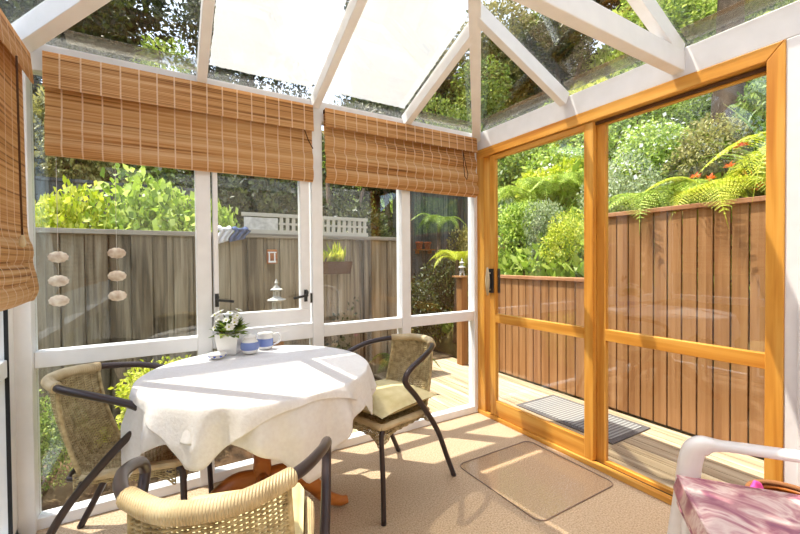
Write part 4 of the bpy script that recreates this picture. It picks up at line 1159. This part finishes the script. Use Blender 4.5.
# --- upper bank seen through the roof glass
for a in (
 (7.6, 3.6, 1.2, 1.1, 0, 'lush', 'pale green bush on the upper bank seen through the roof beside the tie beam', None),
 (7.4, 2.3, 1.0, .9, 1, 'lush', 'bright ferny bush above the door head near the right rafter', None),
 (7.3, .9, 1.1, .9, 3, 'yellow', 'yellow-green bush through the roof glass at the far right', None),
 (8.6, 5.6, 1.3, 1.3, 0, 'yellow', 'bright yellow-green shrub in the roof pane left of the tie beam', None),
 (7.9, 6.6, 1.1, 1.3, 2, 'mid', 'green bush behind the hip rafter above the corner post', None),
 (9.2, 3.9, 1.3, 1.1, 1, 'olive', 'olive bush just above the right end of the tie beam', None),
 (9.3, 1.9, 1.4, 1.2, 1, 'mid', 'mid green bush high on the bank right of the tie beam', None),
 (9.4, .2, 1.5, 1.2, 0, 'lush', 'lush bush in the top right corner of the roof glass', None),
 (9.8, 6.8, 1.3, 1.4, 1, 'lush', 'lush bush on the bank, right of the corner post in the roof glass', None)):
    shrub(*a[:7], flower=a[7])
for a in (
 (11.5, 8.5, 2.2, 1.7, 10, 'dark', 'dark evergreen tree at the top of the bank, left of the tie beam'),
 (12.5, 5.2, 2.3, 1.7, 11, 'olive', 'olive tree on the bank crest behind the tie beam'),
 (13.0, 1.8, 2.4, 1.7, 12, 'dark', 'dark tree on the bank crest right of the tie beam'),
 (13.0, -1.5, 2.4, 1.7, 10, 'mid', 'mid green tree on the crest at the far right'),
 (8.6, 9.2, 2.0, 1.9, 12, 'mid', 'green tree behind the bank seen above the corner post'),
 (10.0, 11.5, 2.5, 2.4, 11, 'dark', 'tall dark tree furthest back, above the corner post'),
 (15.5, 8.5, 3.0, 2.2, 12, 'dark', 'large dark tree beyond the bank crest'),
 (16.0, 3.0, 3.0, 2.2, 10, 'olive', 'large olive tree beyond the bank crest at right')):
    shrub(*a[:7], cat='tree', name='garden_tree')
for a in (
 (9.5, 14.5, 3.0, 3.0, 10, 'olive', 'tall olive tree far back to the left of the corner post'),
 (11.8, 12.6, 3.2, 3.1, 12, 'olive', 'very tall olive tree straight behind the corner post'),
 (14.0, 12.5, 3.4, 2.9, 11, 'mid', 'tall mid green tree far back to the right of the corner post'),
 (17.0, 6.0, 3.4, 2.8, 12, 'dark', 'very tall dark tree beyond the crest behind the tie beam'),
 (16.5, -.5, 3.2, 2.6, 11, 'dark', 'tall dark tree beyond the crest in the top right roof glass'),
 (7.2, 12.5, 3.0, 3.4, 12, 'dark', 'tall dark tree far behind the shorter bamboo blind'),
 (1.8, 14.0, 2.6, 3.0, 10, 'dark', 'tall dark tree far behind the middle mullion'),
 (-2.2, 13.5, 3.2, 3.6, 11, 'dark', 'tall dark tree far behind the left roof glass'),
 (-6.5, 12.5, 3.4, 3.6, 12, 'olive', 'tall olive tree at the far top left')):
    shrub(*a[:7], cat='tree', name='garden_tree')
# --- behind the back fence
shrub(5.6, 7.4, 1.5, 1.9, 12, 'mid', 'green tree behind the grey board wall, right back pane', cat='tree', name='garden_tree')
shrub(4.0, 7.0, 1.6, 1.9, 10, 'dark', 'dark evergreen tree behind the shorter bamboo blind', cat='tree', name='garden_tree')
shrub(2.4, 6.2, 1.4, 1.6, 11, 'dark', 'dark hedge tree behind the white trellis, right half', cat='tree', name='garden_tree')
shrub(1.1, 6.3, 1.4, 1.6, 12, 'dark', 'dark hedge tree behind the casement window', cat='tree', name='garden_tree')
shrub(-.05, 5.1, 1.0, 1.78, 4, 'lush', 'bright leafy climbing shrub above the grey fence, right part of the left pane')
shrub(-.85, 4.9, .74, 1.6, 4, 'yellow', 'bright yellow-green shrub spilling over the fence, middle of the left pane')
shrub(.50, 5.0, .60, 1.6, 4, 'lush', 'leafy shrub over the fence beside the casement post')
shrub(-1.45, 5.3, .7, 1.6, 1, 'silver', 'olive shrub over the fence at the left window corner')
shrub(-2.5, 6.6, 1.5, 1.9, 10, 'silver', 'tall grey-green tree at the far left window corner', cat='tree', name='garden_tree')
shrub(.35, 8.6, 1.5, 1.9, 11, 'lush', 'flowering tree with white blossom seen through the left roof glass', 'whitef', cat='tree', name='garden_tree')
shrub(-1.6, 9.6, 2.0, 2.1, 12, 'dark', 'dark tree behind the blossom tree, left roof glass', cat='tree', name='garden_tree')
shrub(-.9, 7.4, 1.1, 1.5, 10, 'olive', 'olive tree below the dark tree in the left roof glass', cat='tree', name='garden_tree')
shrub(-4.5, 9.5, 2.4, 2.1, 11, 'mid', 'mid green tree beyond the left wall glass', cat='tree', name='garden_tree')
shrub(-6.0, 5.0, 2.0, 1.8, 12, 'dark', 'dark tree beyond the left wall blind', cat='tree', name='garden_tree')
shrub(-5.0, 1.5, 1.6, 1.5, 10, 'mid', 'green tree outside the left wall window', cat='tree', name='garden_tree')
# neighbour fence and grey board wall
nf = thing('board_fence', 'dark tall board fence of the neighbour behind the leafy shrubs', 'fence', (-1.0, 6.2, -.1))
m = MB(); x = -2.6
while x < .9: m.box(x, x + .15, 6.2, 6.22, -.12, 2.25); x += .155
m.build('board_panel', M['shedwall'], nf); MB().box(-2.6, .9, 6.18, 6.24, 2.25, 2.29).build('cap_rail', M['shedwall'], nf)
gw = thing('garden_shed', 'grey-blue board shed wall beyond the deck, behind the right back pane', 'shed', (4.7, 6.0, 0))
m = MB(); x = 3.75
while x < 5.6: m.box(x, x + .112, 5.9, 5.92, -.1, 2.6); x += .12
m.box(3.77, 5.55, 5.92, 6.6, -.1, 2.55); m.build('wall', M['shedwall'], gw); MB().box(3.7, 5.7, 5.8, 6.7, 2.6, 2.66).build('roof', M['rubber'], gw)
# shelf with terracotta pots on the shed wall
sh = thing('wall_shelf', 'small wooden shelf fixed to the grey-blue shed wall', 'shelf', (4.0, 5.86, 1.45)); MB().box(3.80, 4.18, 5.76, 5.90, 1.44, 1.46).build('board', M['redwood'], sh)
for b_ in (3.83, 4.10): MB().box(b_, b_ + .02, 5.80, 5.90, 1.38, 1.44).build('bracket', M['redwood'], sh)
for x, w_ in ((3.87, 'left'), (4.05, 'right')):
    MB_ = MB().lathe([(.001, 0), (.045, 0), (.062, .10), (.07, .10), (.07, .13), (.058, .13), (.050, .02), (.001, .02)], (x, 5.83, 1.461), 20)
    tag(MB_.build('terracotta_pot', M['terracotta']), 'small terracotta pot on the %s end of the shed shelf' % w_, 'pot')
# stone lanterns
def lantern(x, y, z, s, label, post):
    t = thing('stone_lantern', label, 'garden lantern', (x, y, z))
    def lv(r0, r1, z0, z1): return MB().lathe([(.001, z0), (r0, z0), (r1, z1), (.001, z1)], (0, 0, 0), 6)
    def put(m, nm): m.v = [(a * s, b * s, c * s) for a, b, c in m.v]; m.sm = [False] * len(m.f); return m.build(nm, M['stone'], t, world=False)
    m = MB()
    for k_ in range(4):
        a = R(90 * k_ + 20); m.tube([(.13 * math.cos(a), .13 * math.sin(a), 0), (.11 * math.cos(a), .11 * math.sin(a), .10), (.06 * math.cos(a), .06 * math.sin(a), .17)], [.025, .032, .04], 8)
    put(m, 'base')
    put(MB().lathe([(.001, .16), (.13, .16), (.14, .20), (.001, .20)], (0, 0, 0), 6), 'platform')
    def cham(r_, z0, z1, t_):
        m = MB()
        for k_ in range(6):
            a = R(60 * k_); m.tube([(r_ * math.cos(a), r_ * math.sin(a), z0), (r_ * math.cos(a), r_ * math.sin(a), z1)], t_, 6)
        m.lathe([(.001, z1 - .02), (r_ + .01, z1 - .02), (r_ + .01, z1), (.001, z1)], (0, 0, 0), 6); put(m, 'light_chamber')
    cham(.08, .20, .38, .018); cham(.055, .50, .60, .014)
    for r_, z0, h in ((.19, .38, .12), (.125, .60, .10)):
        put(MB().lathe([(.001, z0 - .005), (r_, z0 + .012), (r_ * 1.04, z0 + .035), (r_ * .5, z0 + h * .65), (.06, z0 + h), (.001, z0 + h)], (0, 0, 0), 6), 'tiered_roof')
    put(MB().lathe([(.001, .69), (.03, .70), (.022, .73), (.04, .77), (.02, .81), (.001, .86)], (0, 0, 0), 10), 'finial')
    if post:
        zt = z; p = thing('timber_post', post, 'post', (x, y, -.05)); MB().box(x - .05, x + .05, y - .05, y + .05, -.12, zt - .02).build('shaft', M['fence_brown'], p, .004)
        MB().box(x - .09, x + .09, y - .09, y + .09, zt - .02, zt).build('top_plate', M['fence_brown'], p, .003)
    return t
lantern(.86, 3.68, .72, .44, 'white tiered pagoda lantern in front of the grey fence, behind the casement', 'short brown timber post carrying the larger pagoda lantern')
lantern(3.16, 3.80, 1.06, .26, 'small white pagoda lantern on a brown post by the door corner', 'brown timber post at the end of the deck by the low fence')
# planter hung on the fence
hp = thing('hanging_planter', 'brown trough planter hung on the grey fence with spiky yellow-green plant', 'planter', (1.52, 3.92, 1.15))
m = MB(); m.slab([(1.36, 3.86, 1.12), (1.68, 3.86, 1.12), (1.70, 3.84, 1.25), (1.34, 3.84, 1.25)], (0, 1, 0), .15); m.build('trough', M['cord'], hp, .004)
m = MB(); rnd = random.Random(3)
for i in range(46):
    a = rnd.uniform(0, 6.28); e = rnd.uniform(.7, 1.4); c = Vector((rnd.uniform(1.40, 1.64), 3.92, 1.24))
    leafquad(m, c, (math.cos(a) * math.cos(e), math.sin(a) * math.cos(e), math.sin(e)), (0, -1, .2), rnd.uniform(.12, .24), .035)
m.build('leaves', LEAF['yellow'], hp)
# low planting near the glass
shrub(-.05, 3.22, .42, .50, 1, 'yellow', 'yellow-green shrub outside the lower left pane behind the left chair', z=-.12)
shrub(-.75, 3.1, .35, .42, 3, 'mid', 'small green shrub outside the lower left window corner', z=-.12)
shrub(.55, 3.6, .38, .38, 0, 'dark', 'dark low shrub outside, below the casement', z=-.12)
shrub(1.55, 3.78, .26, .34, 1, 'dark', 'dark low shrub at the foot of the grey fence behind the table edge', z=-.10)
shrub(2.35, 4.6, .5, .5, 3, 'olive', 'olive ground shrub beyond the end of the deck, left one', z=-.1)
shrub(3.05, 4.75, .55, .8, 1, 'dark', 'dark shrub beyond the end of the deck in the right back pane', z=-.1)
shrub(3.75, 5.0, .55, .95, 0, 'dark', 'dark green shrub in front of the grey-blue shed wall')
strap(4.15, 5.0, 1.15, 40, 'silvery upright flax beside the shed wall', 'silver', .5)
shrub(1.5, 4.6, .7, 1.0, 3, 'dark', 'dark bush behind the fence under the trellis')
fern(2.35, 3.9, .55, 9, 'small dark fern at the corner where grey fence meets the deck end', 'mid', .12, z=-.06)

fern(3.95, 5.35, .62, 9, 'green tree fern with slim trunk hiding part of the grey shed wall', 'mid', 1.9, name='tree_fern')
fern(3.45, 4.25, .55, 8, 'yellow-green fern arching beside the small lantern at the door corner', 'yellow', 1.0)
shrub(4.6, 5.3, .55, 1.25, 1, 'olive', 'olive brown bush against the shed wall behind the small lantern')

# ------------------------------------------------------------------ light, sky, camera
sd = bpy.data.lights.new('sun', 'SUN'); sd.energy = 8.0; sd.angle = R(.6); sd.color = (1.0, .95, .86)
so = bpy.data.objects.new('sun', sd); col.objects.link(so)
el = R(68); dv = Vector((.277, -.290, -1)).normalized()
so.rotation_euler = dv.to_track_quat('-Z', 'Y').to_euler(); so.location = (-4, 6, 12)
w = bpy.data.worlds.new('world'); scene.world = w; w.use_nodes = True; nt = w.node_tree; nt.nodes.clear()
sk = nt.nodes.new('ShaderNodeTexSky'); sk.sky_type = 'NISHITA'; sk.sun_disc = False; sk.sun_elevation = el; sk.sun_rotation = R(-45); sk.air_density = 1.0; sk.dust_density = 1.5
mx = nt.nodes.new('ShaderNodeMix'); mx.data_type = 'RGBA'; mx.inputs[0].default_value = .35
mu = nt.nodes.new('ShaderNodeVectorMath'); mu.operation = 'SCALE'; mu.inputs['Scale'].default_value = .30
nt.links.new(sk.outputs[0], mu.inputs[0]); nt.links.new(mu.outputs[0], mx.inputs[6]); mx.inputs[7].default_value = (1.35, 1.4, 1.5, 1)
bg = nt.nodes.new('ShaderNodeBackground'); bg.inputs[1].default_value = 1.7; nt.links.new(mx.outputs[2], bg.inputs[0])
wo = nt.nodes.new('ShaderNodeOutputWorld'); nt.links.new(bg.outputs[0], wo.inputs[0])

F, YAW, PIT, ROL = 390.8353, .5365, -.0152, -.008
fwv = Vector((math.sin(YAW) * math.cos(PIT), math.cos(YAW) * math.cos(PIT), math.sin(PIT)))
r0 = Vector((math.cos(YAW), -math.sin(YAW), 0)); u0 = r0.cross(fwv)
rv = r0 * math.cos(ROL) + u0 * math.sin(ROL); uv_ = -r0 * math.sin(ROL) + u0 * math.cos(ROL)
cd = bpy.data.cameras.new('camera'); cam = bpy.data.objects.new('camera', cd); col.objects.link(cam)
cd.sensor_width = 36; cd.lens = F / 800 * 36; cd.clip_start = .02; cd.clip_end = 200
Mx = Matrix((rv, uv_, -fwv)).transposed().to_4x4(); Mx.translation = Vector((0, 0, 1.25)); cam.matrix_world = Mx
scene.camera = cam
scene.view_settings.view_transform = 'Standard'; scene.view_settings.look = 'None'; scene.view_settings.gamma = 1; scene.view_settings.use_curve_mapping = False
scene.view_settings.exposure = 0.38
scene.cycles.transparent_max_bounces = 40; scene.cycles.max_bounces = 10; scene.cycles.diffuse_bounces = 5; scene.cycles.glossy_bounces = 4
scene.cycles.use_denoising = True; scene.cycles.sample_clamp_indirect = 8
